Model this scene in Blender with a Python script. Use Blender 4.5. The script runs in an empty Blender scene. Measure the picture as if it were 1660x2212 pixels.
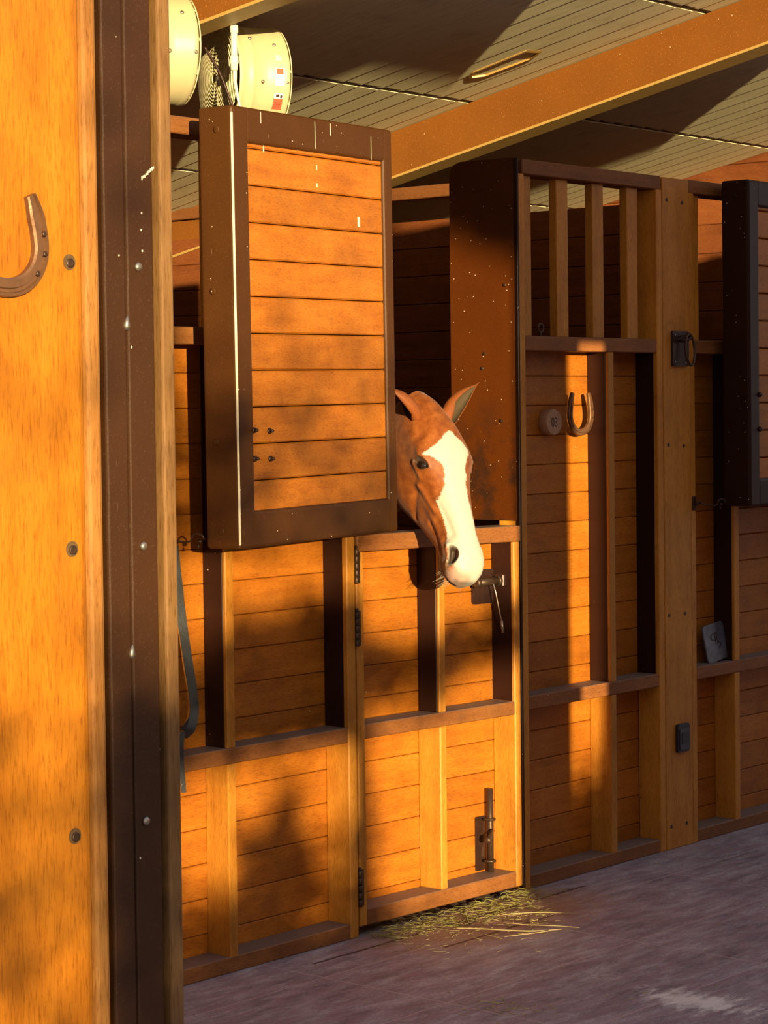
import bpy, bmesh, math, random
import numpy as np
from mathutils import Vector, Matrix, noise
random.seed(7)
sc = bpy.context.scene
C = sc.collection
PI = math.pi

# ------------------------------------------------------------------ camera, sky, sun, exposure
CAM_LOC = (-4.5, -4.654, 1.65)
CR = (0.649, -0.760, -0.012)      # camera right in world axes
CU = (0.032, 0.013, 0.999)        # camera up
CF = (0.760, 0.649, -0.033)       # viewing direction
cf = Vector(CF).normalized()
cr = (Vector(CR) - cf*Vector(CR).dot(cf)).normalized()
cu = cr.cross(cf)
cd = bpy.data.cameras.new('camera'); cam = bpy.data.objects.new('camera', cd); C.objects.link(cam)
M = Matrix.Identity(4)
for i in range(3):
    M[i][0] = cr[i]; M[i][1] = cu[i]; M[i][2] = -cf[i]; M[i][3] = CAM_LOC[i]
cam.matrix_world = M
cd.sensor_fit = 'VERTICAL'; cd.sensor_height = 24.0; cd.lens = 4920/2212*24.0
cd.shift_y = -63/2212
cd.clip_start = 0.05; cd.clip_end = 400
sc.camera = cam

SUN = Vector((0.68, 1.0, -0.112)).normalized()      # direction in which the sunlight travels
sd = bpy.data.lights.new('sun', 'SUN'); sd.energy = 10.5; sd.color = (1.0, 0.79, 0.42); sd.angle = math.radians(0.52)
so = bpy.data.objects.new('sun', sd); C.objects.link(so)
so.rotation_euler = (-SUN).to_track_quat('Z', 'Y').to_euler(); so.location = (-6, -10, 6)

w = bpy.data.worlds.new('sky'); sc.world = w; w.use_nodes = True
wn = w.node_tree; bg = wn.nodes['Background']
tc = wn.nodes.new('ShaderNodeTexCoord'); sep = wn.nodes.new('ShaderNodeSeparateXYZ')
rp = wn.nodes.new('ShaderNodeValToRGB')
wn.links.new(tc.outputs['Generated'], sep.inputs[0]); wn.links.new(sep.outputs['Z'], rp.inputs[0])
rp.color_ramp.elements[0].position = 0.0; rp.color_ramp.elements[0].color = (0.88, 0.77, 0.67, 1)
rp.color_ramp.elements[1].position = 0.55; rp.color_ramp.elements[1].color = (0.62, 0.68, 0.86, 1)
wn.links.new(rp.outputs[0], bg.inputs[0]); bg.inputs[1].default_value = 0.76

vs = sc.view_settings
vs.view_transform = 'Standard'; vs.look = 'None'; vs.exposure = 0.0; vs.gamma = 1.0; vs.use_curve_mapping = False

# ------------------------------------------------------------------ helpers
def box(bm, x0, x1, y0, y1, z0, z1, bev=0.0025, seg=1, skew=None, tint=None):
    lay = (bm.faces.layers.float.get('tint') or bm.faces.layers.float.new('tint')) if tint is not None else None
    r = bmesh.ops.create_cube(bm, size=1.0)
    vsn = r['verts']
    for v in vsn:
        v.co = Vector((x0+(v.co.x+.5)*(x1-x0), y0+(v.co.y+.5)*(y1-y0), z0+(v.co.z+.5)*(z1-z0)))
        if skew: v.co.z += skew*(v.co.x-x0)
    fs = set()
    for v in vsn: fs.update(v.link_faces)
    if tint is not None:
        for f in fs: f[lay] = tint
    if bev > 0:
        es = set()
        for v in vsn: es.update(v.link_edges)
        bmesh.ops.bevel(bm, geom=list(es), offset=bev, segments=seg, affect='EDGES', profile=0.5)

def frame_from(d):
    d = Vector(d).normalized()
    a = Vector((0,0,1)) if abs(d.z) < .9 else Vector((1,0,0))
    u = d.cross(a).normalized(); v = d.cross(u).normalized()
    return u, v

def tube(bm, pts, rad, n=10, caps=True):
    pts = [Vector(p) for p in pts]
    if not isinstance(rad, (list, tuple)): rad = [rad]*len(pts)
    rings = []; u = None
    for i, p in enumerate(pts):
        d = (pts[min(i+1, len(pts)-1)] - pts[max(i-1, 0)]).normalized()
        if u is None: u, v = frame_from(d)
        else:
            u = (u - d*u.dot(d)).normalized(); v = d.cross(u)
        rings.append([bm.verts.new(p + (u*math.cos(2*PI*k/n) + v*math.sin(2*PI*k/n))*rad[i]) for k in range(n)])
    for a, b in zip(rings, rings[1:]):
        for k in range(n):
            f = bm.faces.new((a[k], a[(k+1) % n], b[(k+1) % n], b[k])); f.smooth = True
    if caps:
        bm.faces.new(list(reversed(rings[0]))); bm.faces.new(rings[-1])

def lathe(bm, o, d, prof, n=32, close=True):
    """prof: list of (distance along d, radius)"""
    o = Vector(o); d = Vector(d).normalized(); u, v = frame_from(d)
    rings = []
    for t, r in prof:
        rings.append([bm.verts.new(o + d*t + (u*math.cos(2*PI*k/n)+v*math.sin(2*PI*k/n))*max(r, 1e-4)) for k in range(n)])
    for a, b in zip(rings, rings[1:]):
        for k in range(n):
            f = bm.faces.new((a[k], a[(k+1) % n], b[(k+1) % n], b[k])); f.smooth = True
    if close:
        bm.faces.new(list(reversed(rings[0]))); bm.faces.new(rings[-1])

def prism(bm, pts2, o, ux, uy, depth, bev=0.0):
    """extruded polygon: pts2 in (a,b), placed at o with axes ux, uy, extruded along ux x uy * depth"""
    o = Vector(o); ux = Vector(ux).normalized(); uy = Vector(uy).normalized(); n = ux.cross(uy)
    lo = [bm.verts.new(o+ux*a+uy*b) for a, b in pts2]
    hi = [bm.verts.new(o+ux*a+uy*b+n*depth) for a, b in pts2]
    m = len(lo)
    fs = [bm.faces.new(list(reversed(lo))), bm.faces.new(hi)]
    for k in range(m): fs.append(bm.faces.new((lo[k], lo[(k+1) % m], hi[(k+1) % m], hi[k])))
    if bev:
        es = set(fs[1].edges)
        bmesh.ops.bevel(bm, geom=list(es), offset=bev, segments=2, affect='EDGES')

def rrect(x0, x1, y0, y1, r, n=5):
    out = []
    for cx, cy, a0 in ((x1-r, y1-r, 0), (x0+r, y1-r, 90), (x0+r, y0+r, 180), (x1-r, y0+r, 270)):
        for k in range(n+1):
            a = math.radians(a0+90*k/n); out.append((cx+r*math.cos(a), cy+r*math.sin(a)))
    return out

ORG = {}
def obj(name, bm, m, parent=None, label=None, loc=None, local=False, smooth=False):
    """link bm as one mesh object; vertices are in world space unless local"""
    me = bpy.data.meshes.new(name)
    bmesh.ops.recalc_face_normals(bm, faces=bm.faces[:])
    org = Vector(loc) if loc is not None else (ORG[parent.name] if parent else Vector((0, 0, 0)))
    if parent is None and loc is None:
        xs = [v.co for v in bm.verts]
        lo = Vector([min(c[i] for c in xs) for i in range(3)]); hi = Vector([max(c[i] for c in xs) for i in range(3)])
        org = Vector(((lo.x+hi.x)/2, (lo.y+hi.y)/2, lo.z))
    if not local: bmesh.ops.translate(bm, verts=bm.verts[:], vec=-org)
    bm.to_mesh(me); bm.free()
    if smooth:
        for p in me.polygons: p.use_smooth = True
    me.materials.append(m)
    o = bpy.data.objects.new(name, me); C.objects.link(o)
    if parent is not None:
        o.parent = parent
        if not local: o.location = org - ORG[parent.name]
    else: o.location = org
    ORG[o.name] = org
    if label: o['label'] = label
    return o

def thing(name, label, cat, loc, group=None, rot=None):
    o = bpy.data.objects.new(name, None); C.objects.link(o); o.location = loc
    if rot: o.rotation_euler = rot
    o.empty_display_size = .05
    ORG[o.name] = Vector(loc)
    o['label'] = label; o['category'] = cat
    if group: o['group'] = group
    return o

def tag(o, label, cat, group=None, kind=None):
    o['label'] = label; o['category'] = cat
    if group: o['group'] = group
    if kind: o['kind'] = kind
    return o

def struct(o):
    o['kind'] = 'structure'; return o

BM = bmesh.new

# ------------------------------------------------------------------ materials
def newmat(name):
    m = bpy.data.materials.new(name); m.use_nodes = True
    nt = m.node_tree; b = nt.nodes['Principled BSDF']
    return m, nt, b

def N(nt, t, **kw):
    n = nt.nodes.new(t)
    for k, v in kw.items(): setattr(n, k, v)
    return n

def mixc(nt, fac, a, b, mode='MIX'):
    m = N(nt, 'ShaderNodeMix', data_type='RGBA', blend_type=mode)
    for s, v in ((m.inputs[0], fac), (m.inputs[6], a), (m.inputs[7], b)):
        if hasattr(v, 'is_output') or isinstance(v, bpy.types.NodeSocket): nt.links.new(v, s)
        elif isinstance(v, (tuple, list)): s.default_value = (*v, 1)
        else: s.default_value = v
    return m.outputs[2]

def mathn(nt, op, a, b=None, clamp=False):
    m = N(nt, 'ShaderNodeMath', operation=op, use_clamp=clamp)
    for i, v in enumerate((a, b)):
        if v is None: continue
        if isinstance(v, bpy.types.NodeSocket): nt.links.new(v, m.inputs[i])
        else: m.inputs[i].default_value = v
    return m.outputs[0]

def ramp(nt, val, stops):
    r = N(nt, 'ShaderNodeValToRGB'); nt.links.new(val, r.inputs[0])
    e = r.color_ramp.elements
    while len(e) < len(stops): e.new(0.5)
    for i, (p, c) in enumerate(stops):
        e[i].position = p; e[i].color = (*c, 1) if isinstance(c, tuple) else (c, c, c, 1)
    return r.outputs[0]

def noise_n(nt, vec, scale, detail=4, rough=.6):
    n = N(nt, 'ShaderNodeTexNoise'); nt.links.new(vec, n.inputs['Vector'])
    n.inputs['Scale'].default_value = scale; n.inputs['Detail'].default_value = detail; n.inputs['Roughness'].default_value = rough
    return n.outputs['Fac']

def mapping(nt, vec, sc_):
    mp = N(nt, 'ShaderNodeMapping'); nt.links.new(vec, mp.inputs['Vector']); mp.inputs['Scale'].default_value = sc_
    return mp.outputs[0]

def bump(nt, b, h, strength, dist=.002):
    bp = N(nt, 'ShaderNodeBump'); nt.links.new(h, bp.inputs['Height'])
    bp.inputs['Strength'].default_value = strength; bp.inputs['Distance'].default_value = dist
    nt.links.new(bp.outputs[0], b.inputs['Normal'])

def specks(nt, vec, scale, size, dens):
    """sparse small round spots, 0/1"""
    v = N(nt, 'ShaderNodeTexVoronoi'); nt.links.new(vec, v.inputs['Vector']); v.inputs['Scale'].default_value = scale
    a = mathn(nt, 'LESS_THAN', v.outputs['Distance'], size)
    s = N(nt, 'ShaderNodeSeparateColor'); nt.links.new(v.outputs['Color'], s.inputs[0])
    k = mathn(nt, 'LESS_THAN', s.outputs[0], dens)
    return mathn(nt, 'MULTIPLY', a, k)

def wood(name, dark, mid, light, axis='Z', rough=.42, dust=0.0, speck=0.0, fine=1.0, dirt=0.0):
    m, nt, b = newmat(name)
    geo = N(nt, 'ShaderNodeNewGeometry'); pos = geo.outputs['Position']
    at = N(nt, 'ShaderNodeAttribute', attribute_name='tint')
    off = N(nt, 'ShaderNodeVectorMath', operation='MULTIPLY_ADD')
    nt.links.new(at.outputs['Fac'], off.inputs[0]); off.inputs[1].default_value = (37, 53, 71); nt.links.new(pos, off.inputs[2])
    sc1 = {'X': (1.6, 14, 14), 'Z': (14, 14, 1.6), 'Y': (14, 1.6, 14)}[axis]
    sc2 = {'X': (60, 420, 420), 'Z': (420, 420, 45), 'Y': (420, 60, 420)}[axis]
    g1 = noise_n(nt, mapping(nt, off.outputs[0], sc1), 2.2, 5, .6)
    g2 = noise_n(nt, mapping(nt, off.outputs[0], sc2), fine, 3, .65)
    g3 = noise_n(nt, off.outputs[0], 7.0, 3, .55)
    fac = mathn(nt, 'ADD', mathn(nt, 'MULTIPLY', g1, .55), mathn(nt, 'MULTIPLY', g3, .45))
    col = ramp(nt, fac, [(.30, dark), (.50, mid), (.72, light)])
    pore = ramp(nt, g2, [(.30, (.55, .48, .40)), (.48, (1, 1, 1)), (.70, (1.12, 1.12, 1.10))])
    col = mixc(nt, .8, col, pore, 'MULTIPLY')
    tv = mathn(nt, 'ADD', mathn(nt, 'MULTIPLY', at.outputs['Fac'], .26), .87)
    cmb = N(nt, 'ShaderNodeCombineXYZ')
    for i in range(3): nt.links.new(tv, cmb.inputs[i])
    col = mixc(nt, 1.0, col, cmb.outputs[0], 'MULTIPLY')
    if dirt > 0:
        dn = noise_n(nt, pos, 5.0, 6, .7)
        col = mixc(nt, mathn(nt, 'MULTIPLY', ramp(nt, dn, [(.5, 0.0), (.75, 1.0)]), dirt), col, (.06, .035, .018))
    if speck > 0:
        s = specks(nt, pos, 26.0, .055, speck)
        col = mixc(nt, s, col, (.75, .6, .42))
    if dust > 0:
        ns = N(nt, 'ShaderNodeSeparateXYZ'); nt.links.new(geo.outputs['Normal'], ns.inputs[0])
        d = mathn(nt, 'MULTIPLY', ramp(nt, ns.outputs['Z'], [(.6, 0.0), (.95, 1.0)]), dust)
        col = mixc(nt, d, col, (.20, .155, .125))
    nt.links.new(col, b.inputs['Base Color'])
    b.inputs['Roughness'].default_value = rough
    b.inputs['Specular IOR Level'].default_value = .25
    bump(nt, b, mathn(nt, 'ADD', g2, mathn(nt, 'MULTIPLY', g1, .5)), .22, .0012)
    return m

def paint(name, c1, c2, rough=.34, grain=420, relief=.12, scratch=.25, speck=.5, peel=.5, specsize=.05, stain=None, spec=.5):
    m, nt, b = newmat(name)
    geo = N(nt, 'ShaderNodeNewGeometry'); pos = geo.outputs['Position']
    n1 = noise_n(nt, pos, 3.5, 4, .6); n2 = noise_n(nt, pos, grain, 2, .5); n3 = noise_n(nt, pos, 90, 3, .6)
    col = mixc(nt, n1, c1, c2)
    col = mixc(nt, ramp(nt, n2, [(.62, 0.0), (.75, peel)]), col, tuple(min(1, x*3.2+.02) for x in c2))
    if scratch > 0:
        s1 = noise_n(nt, mapping(nt, pos, (60, 60, 9)), 3.0, 2, .5)
        col = mixc(nt, mathn(nt, 'MULTIPLY', ramp(nt, s1, [(.74, 0.0), (.78, 1.0)]), scratch), col, (.42, .28, .17))
    if speck > 0:
        s = specks(nt, pos, 40.0, specsize*1.5, speck)
        col = mixc(nt, s, col, (.72, .60, .46))
    if stain: col = stain(nt, pos, col)
    nt.links.new(col, b.inputs['Base Color'])
    b.inputs['Roughness'].default_value = rough; b.inputs['Specular IOR Level'].default_value = spec
    bump(nt, b, mathn(nt, 'ADD', mathn(nt, 'MULTIPLY', n2, .5), n3), relief, .001)
    return m

def plain(name, col, rough=.5, metal=0.0, var=.15, scale=40, bumpk=.1, spec=.5):
    m, nt, b = newmat(name)
    geo = N(nt, 'ShaderNodeNewGeometry'); pos = geo.outputs['Position']
    n1 = noise_n(nt, pos, scale, 4, .6)
    c = mixc(nt, n1, tuple(x*(1-var) for x in col), tuple(min(1, x*(1+var)) for x in col))
    nt.links.new(c, b.inputs['Base Color']); b.inputs['Roughness'].default_value = rough; b.inputs['Metallic'].default_value = metal
    b.inputs['Specular IOR Level'].default_value = spec
    if bumpk: bump(nt, b, n1, bumpk, .002)
    return m

ORA = ((.30, .085, .008), (.41, .128, .012), (.49, .168, .018))
m_plank = wood('varnished_plank_wood', *ORA, axis='X', speck=.02, dirt=.25)
m_stud = wood('varnished_upright_wood', (.38, .135, .015), (.52, .205, .024), (.62, .26, .035), axis='Z', speck=.015)
m_rail = wood('dusty_rail_wood', (.17, .060, .016), (.24, .085, .022), (.30, .115, .030), axis='X', dust=.9, rough=.55, speck=.05, dirt=.4)
m_board = wood('oiled_board_wood', (.34, .105, .006), (.45, .150, .009), (.53, .19, .014), axis='Z', rough=.42, fine=.7, dirt=.25)
m_strip = wood('pale_arris_wood', (.27, .105, .022), (.36, .15, .034), (.44, .20, .05), axis='Z', rough=.45, fine=.7, dirt=.15)
m_edge = wood('weathered_edge_wood', (.14, .066, .022), (.20, .10, .034), (.27, .14, .055), axis='Z', rough=.5, fine=.6, dirt=.3)
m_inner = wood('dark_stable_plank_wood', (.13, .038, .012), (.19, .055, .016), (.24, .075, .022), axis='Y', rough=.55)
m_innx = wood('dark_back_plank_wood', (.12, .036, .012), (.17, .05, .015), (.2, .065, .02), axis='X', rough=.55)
m_beam = paint('rusty_orange_beam_paint', (.25, .088, .013), (.17, .055, .008), rough=.55, scratch=.12, speck=.03, peel=.62, spec=.25, grain=200, relief=.4)
m_flange = plain('beam_flange_paint', (.46, .28, .08), .5, 0, .2, 30)
m_steel = paint('brown_steel_paint', (.085, .030, .006), (.050, .017, .004), rough=.5, scratch=.30, speck=.22, peel=.40, spec=.22, grain=260, relief=.45)
m_column = paint('column_steel_paint', (.056, .021, .006), (.034, .012, .004), rough=.48, scratch=.15, speck=.12, peel=.3, spec=.30, grain=240, relief=.6)
m_steeld = paint('dark_brown_steel_paint', (.034, .011, .006), (.022, .007, .005), rough=.38, scratch=.06, speck=.35, peel=.12, specsize=.05, spec=.18)

def jamb_stain(nt, pos, col):
    n = noise_n(nt, pos, 9, 5, .65)
    sx = N(nt, 'ShaderNodeSeparateXYZ'); nt.links.new(pos, sx.inputs[0])
    grime = mathn(nt, 'MULTIPLY', ramp(nt, n, [(.45, 0.0), (.62, 1.0)]), ramp(nt, mathn(nt, 'SUBTRACT', 1.72, sx.outputs['Z']), [(.0, 0.0), (.25, 1.0)]))
    col = mixc(nt, mathn(nt, 'MULTIPLY', grime, .85), col, (.030, .014, .008))
    s = specks(nt, pos, 42.0, .09, .12)
    return mixc(nt, s, col, (.8, .62, .42))
m_jamb = paint('orange_brown_jamb_paint', (.115, .028, .003), (.075, .017, .002), spec=.25, rough=.42, scratch=.1, speck=.45, peel=.5, specsize=.05, stain=jamb_stain)
m_iron = plain('old_iron', (.075, .042, .026), .45, .6, .4, 60, .2)
m_dkiron = plain('dark_painted_iron', (.045, .02, .015), .35, .3, .4, 50, .15)
m_shoe = plain('rusty_horseshoe_iron', (.20, .095, .045), .42, .5, .45, 45, .3)
m_zinc = plain('zinc_steel', (.42, .36, .28), .35, .9, .2, 80, .05)
m_rod = plain('bare_metal_rod', (.6, .55, .48), .3, .9, .1, 80, .05)
m_strap = plain('black_strap_leather', (.018, .018, .022), .45, 0, .3, 120, .2)
m_black = plain('black_plastic', (.02, .02, .024), .35, 0, .2, 60, .05)
m_white = plain('white_plastic_pipe', (.80, .76, .60), .4, 0, .06, 20, .03)
m_label = plain('white_sticker', (.85, .82, .75), .5, 0, .05, 20, 0)
m_red = plain('red_sticker', (.70, .10, .05), .5, 0, .1, 20, 0)
m_chip = plain('pale_scratch', (.78, .70, .50), .6, 0, .2, 60, 0)
m_ink = plain('burnt_lettering', (.05, .022, .012), .6, 0, .2, 60, 0)
m_hole = plain('dirty_hole_brown', (.11, .06, .022), .6, 0, .5, 200, .3)
m_disc = wood('pale_disc_wood', (.36, .19, .09), (.46, .25, .13), (.55, .33, .18), axis='Z', rough=.5)

# fan housing: pale cream enamel, dusty
m_fan = plain('cream_fan_enamel', (.54, .455, .255), .42, 0, .10, 14, .04)
m_grille = plain('fan_grille_wire', (.70, .60, .34), .5, 0, .1, 20, 0)

# ceiling boards
m, nt, b = newmat('beige_ceiling_board'); m_ceil = m
geo = N(nt, 'ShaderNodeNewGeometry'); pos = geo.outputs['Position']
g = noise_n(nt, mapping(nt, pos, (60, 3, 3)), 2.0, 4, .6); g2 = noise_n(nt, pos, 6, 4, .6)
cc = ramp(nt, g, [(.3, (.70, .62, .36)), (.55, (.82, .75, .48)), (.75, (.86, .80, .56))])
cc = mixc(nt, mathn(nt, 'MULTIPLY', ramp(nt, g2, [(.55, 0.0), (.8, 1.0)]), .4), cc, (.32, .25, .12))
nt.links.new(cc, b.inputs['Base Color']); b.inputs['Roughness'].default_value = .7; b.inputs['Specular IOR Level'].default_value = .2
bump(nt, b, g, .3, .002)

# floor: purplish stamped slabs with streaks, joints, paint splash
m, nt, b = newmat('purple_grey_slab_floor'); m_floor = m
geo = N(nt, 'ShaderNodeNewGeometry'); pos = geo.outputs['Position']
st = mathn(nt, 'ADD', mathn(nt, 'MULTIPLY', noise_n(nt, mapping(nt, pos, (5, 20, 1)), 1.0, 9, .74), .65), mathn(nt, 'MULTIPLY', noise_n(nt, mapping(nt, pos, (2.2, 3.4, 1)), 1.3, 8, .68), .35))
st2 = noise_n(nt, mapping(nt, pos, (4, 12, 1)), 2.0, 7, .7)
cc = ramp(nt, st, [(.34, (.11, .085, .10)), (.45, (.25, .22, .245)), (.54, (.40, .37, .40)), (.68, (.62, .60, .61))])
fg = noise_n(nt, mapping(nt, pos, (60, 150, 1)), 1.0, 4, .7)
cc = mixc(nt, .75, cc, ramp(nt, fg, [(.32, (.55, .53, .55)), (.50, (1, 1, 1)), (.68, (1.35, 1.33, 1.33))]), 'MULTIPLY')
cc = mixc(nt, ramp(nt, st2, [(.42, 0.0), (.65, .75)]), cc, (.34, .225, .25))
sx = N(nt, 'ShaderNodeSeparateXYZ'); nt.links.new(pos, sx.inputs[0])
def line(coord, period, offs, width):
    a = mathn(nt, 'FRACT', mathn(nt, 'DIVIDE', mathn(nt, 'ADD', coord, offs+100*period), period))
    return mathn(nt, 'LESS_THAN', mathn(nt, 'ABSOLUTE', mathn(nt, 'SUBTRACT', a, .5)), width/period/2)
wob = mathn(nt, 'MULTIPLY', mathn(nt, 'SUBTRACT', noise_n(nt, pos, 14, 3, .6), .5), .012)
yy = mathn(nt, 'ADD', sx.outputs['Y'], wob); xx = mathn(nt, 'ADD', sx.outputs['X'], wob)
ln = mathn(nt, 'MAXIMUM', line(yy, .46, .48, .005), line(xx, .92, .1, .005))
cc = mixc(nt, mathn(nt, 'MULTIPLY', ln, .85), cc, (.55, .44, .43))
# dusty, straw-brown dirt in front of the half door
dx = mathn(nt, 'DIVIDE', mathn(nt, 'SUBTRACT', sx.outputs['X'], 1.25), .62)
dy = mathn(nt, 'DIVIDE', mathn(nt, 'SUBTRACT', sx.outputs['Y'], -.12), .36)
rr = mathn(nt, 'SQRT', mathn(nt, 'ADD', mathn(nt, 'MULTIPLY', dx, dx), mathn(nt, 'MULTIPLY', dy, dy)))
rr = mathn(nt, 'ADD', rr, mathn(nt, 'MULTIPLY', mathn(nt, 'SUBTRACT', noise_n(nt, pos, 16, 5, .7), .5), .9))
cc = mixc(nt, ramp(nt, rr, [(.55, .85), (1.05, 0.0)]), cc, (.30, .19, .115))
def groove(y0, x0, x1, wd):
    a_ = mathn(nt, 'LESS_THAN', mathn(nt, 'ABSOLUTE', mathn(nt, 'SUBTRACT', yy, y0)), wd)
    b_ = mathn(nt, 'LESS_THAN', mathn(nt, 'ABSOLUTE', mathn(nt, 'SUBTRACT', sx.outputs['X'], (x0+x1)/2)), (x1-x0)/2)
    return mathn(nt, 'MULTIPLY', a_, b_)
gr = mathn(nt, 'MAXIMUM', groove(-.118, .46, 1.85, .006), groove(-.297, .86, 1.42, .006))
cc = mixc(nt, mathn(nt, 'MULTIPLY', gr, .85), cc, (.03, .02, .02))
# white splash
dx = mathn(nt, 'DIVIDE', mathn(nt, 'SUBTRACT', sx.outputs['X'], .80), .10)
dy = mathn(nt, 'DIVIDE', mathn(nt, 'SUBTRACT', sx.outputs['Y'], -1.25), .20)
rr = mathn(nt, 'SQRT', mathn(nt, 'ADD', mathn(nt, 'MULTIPLY', dx, dx), mathn(nt, 'MULTIPLY', dy, dy)))
rr = mathn(nt, 'ADD', rr, mathn(nt, 'MULTIPLY', mathn(nt, 'SUBTRACT', noise_n(nt, mapping(nt, pos, (10, 26, 1)), 1.0, 8, .72), .5), 4.2))
cc = mixc(nt, ramp(nt, rr, [(.30, .95), (1.15, 0.0)]), cc, (.85, .84, .80))
nt.links.new(cc, b.inputs['Base Color'])
b.inputs['Roughness'].default_value = .62; b.inputs['Specular IOR Level'].default_value = .35
bump(nt, b, mathn(nt, 'ADD', mathn(nt, 'ADD', st, mathn(nt, 'MULTIPLY', fg, .4)), mathn(nt, 'MULTIPLY', ln, -.6)), .6, .004)

# ------------------------------------------------------------------ the setting
bm = BM(); box(bm, -7, 7, -3.7, 6.5, -.2, 0, 0); o = struct(obj('floor', bm, m_floor, loc=(0, 0, -.2)))
bm = BM(); box(bm, -120, 120, -160, 60, -.5, -.205, 0)
m_ground = plain('pale_sandy_ground', (.10, .085, .06), .9, 0, .2, 1.5, .1)
o = struct(obj('trim_1', bm, m_ground)); o['label'] = 'sandy yard ground around the stable'
T, CZ = .198, 3.045          # roof slope and ceiling height above the stall front
def cz(y): return CZ - T*y

# ceiling: overlapping beige boards running down the slope, between purlin seams
bm = BM()
EAVE, BACK = -1.15, 5.2
y_seams = [-1.15, -.14, .965, 2.07, 3.2, 5.2]
x = -4.5; k = 0
while x < 5.6:
    wd = .105 + .02*random.random()
    for ya, yb in zip(y_seams, y_seams[1:]):
        a, c = ya+.012, yb-.012
        lift = .0022
        pts = [(x, a, lift), (x+wd-.0015, a, 0), (x+wd-.0015, c, 0), (x, c, lift)]
        lo = [bm.verts.new((px, py, cz(py)+dz)) for px, py, dz in pts]
        hi = [bm.verts.new((px, py, cz(py)+.06)) for px, py, dz in pts]
        bm.faces.new(lo); bm.faces.new(list(reversed(hi)))
        for i in range(4): bm.faces.new((lo[i], hi[i], hi[(i+1) % 4], lo[(i+1) % 4]))
    x += wd; k += 1
ceil = struct(obj('ceiling', bm, m_ceil, loc=(0, 0, CZ)))
bm = BM()
for ya in y_seams[1:-1]:
    box(bm, -4.5, 5.7, ya-.02, ya+.02, cz(ya)+.004, cz(ya)+.03, 0)
m_dark = plain('dark_joint', (.03, .02, .012), .8, 0, .2, 20, 0)
obj('ceiling_joint', bm, m_dark, ceil)
bm = BM()
a, c = cz(EAVE), cz(BACK)
for dz0, dz1 in ((.065, .09),):
    lo = [bm.verts.new(p) for p in ((-4.6, EAVE-.1, cz(EAVE-.1)+dz0), (5.8, EAVE-.1, cz(EAVE-.1)+dz0), (5.8, BACK, c+dz0), (-4.6, BACK, c+dz0))]
    hi = [bm.verts.new(v.co+Vector((0, 0, dz1-dz0))) for v in lo]
    bm.faces.new(lo); bm.faces.new(list(reversed(hi)))
    for i in range(4): bm.faces.new((lo[i], hi[i], hi[(i+1) % 4], lo[(i+1) % 4]))
m_roof = plain('roof_sheet', (.2, .18, .16), .6, .3, .2, 8)
obj('roof_sheet', bm, m_roof, ceil)
t = thing('shade_board', 'unseen eave board added to shade the ceiling left of the long roof beam', 'board', (-1.8, -1.19, 3.05))  # added above the view; its right end sets the ceiling's shade edge
bm = BM(); box(bm, -4.5, .98, -1.20, -1.17, cz(-1.18)-.170, cz(-1.18)+.06, .004, tint=.5); obj('board', bm, m_beam, t)
# recessed slot in the ceiling
bm = BM()
cxs, cys = 2.33, .57
pts = [(-.055, -.16), (.02, -.175), (.06, -.10), (.055, .13), (.01, .17), (-.045, .12)]
for rr_, zz in ((1.0, -.004),):
    pass
out = [Vector((cxs+a, cys+b_, cz(cys+b_)-.004)) for a, b_ in pts]
inn = [Vector((cxs+a*.86, cys+b_*.9, cz(cys+b_*.9)-.006)) for a, b_ in pts]
up = [p+Vector((0, 0, .010)) for p in inn]
vo = [bm.verts.new(p) for p in out]; vi = [bm.verts.new(p) for p in inn]; vu = [bm.verts.new(p) for p in up]
for i in range(6):
    j = (i+1) % 6
    bm.faces.new((vo[i], vo[j], vi[j], vi[i])); bm.faces.new((vi[i], vi[j], vu[j], vu[i]))
bm.faces.new(vu)
tag(obj('ceiling_slot', bm, m_flange), 'small elongated recessed opening in the beige ceiling beside the long roof beam', 'ceiling opening')

# roof beams
def beam(name, x, w_, h, ya, yb, label, zoff=0.0, yaw=0.0, piv=0.0):
    t = thing(name, label, 'beam', (x, piv, cz(piv)-h+zoff), group='orange painted roof beams')
    def pt(dx, y, dz):
        xx = x + dx + yaw*(y-piv)
        return (xx, y, cz(y)+zoff+dz)
    def bar(bm, dx0, dx1, z0, z1):
        lo = [bm.verts.new(pt(*p)) for p in ((dx0, ya, z0), (dx1, ya, z0), (dx1, yb, z0), (dx0, yb, z0))]
        hi = [bm.verts.new(pt(*p)) for p in ((dx0, ya, z1), (dx1, ya, z1), (dx1, yb, z1), (dx0, yb, z1))]
        bm.faces.new(list(reversed(lo))); bm.faces.new(hi)
        for i in range(4): bm.faces.new((lo[i], lo[(i+1) % 4], hi[(i+1) % 4], hi[i]))
    bm = BM(); bar(bm, .006, w_, -h+.010, -.002); obj('web', bm, m_beam, t)
    bm = BM(); bar(bm, -.010, w_+.004, -h, -h+.010); obj('flange', bm, m_flange, t)
    return t
beam('roof_beam', .557, .088, .130, -1.1, 5.0, 'short orange roof beam end above the cream fans at the top', yaw=-.14, piv=.25)
beam('roof_beam', 2.62, .105, .196, -1.1, 5.0, 'long orange rust-speckled roof beam sloping up above the barred panel')

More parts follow.
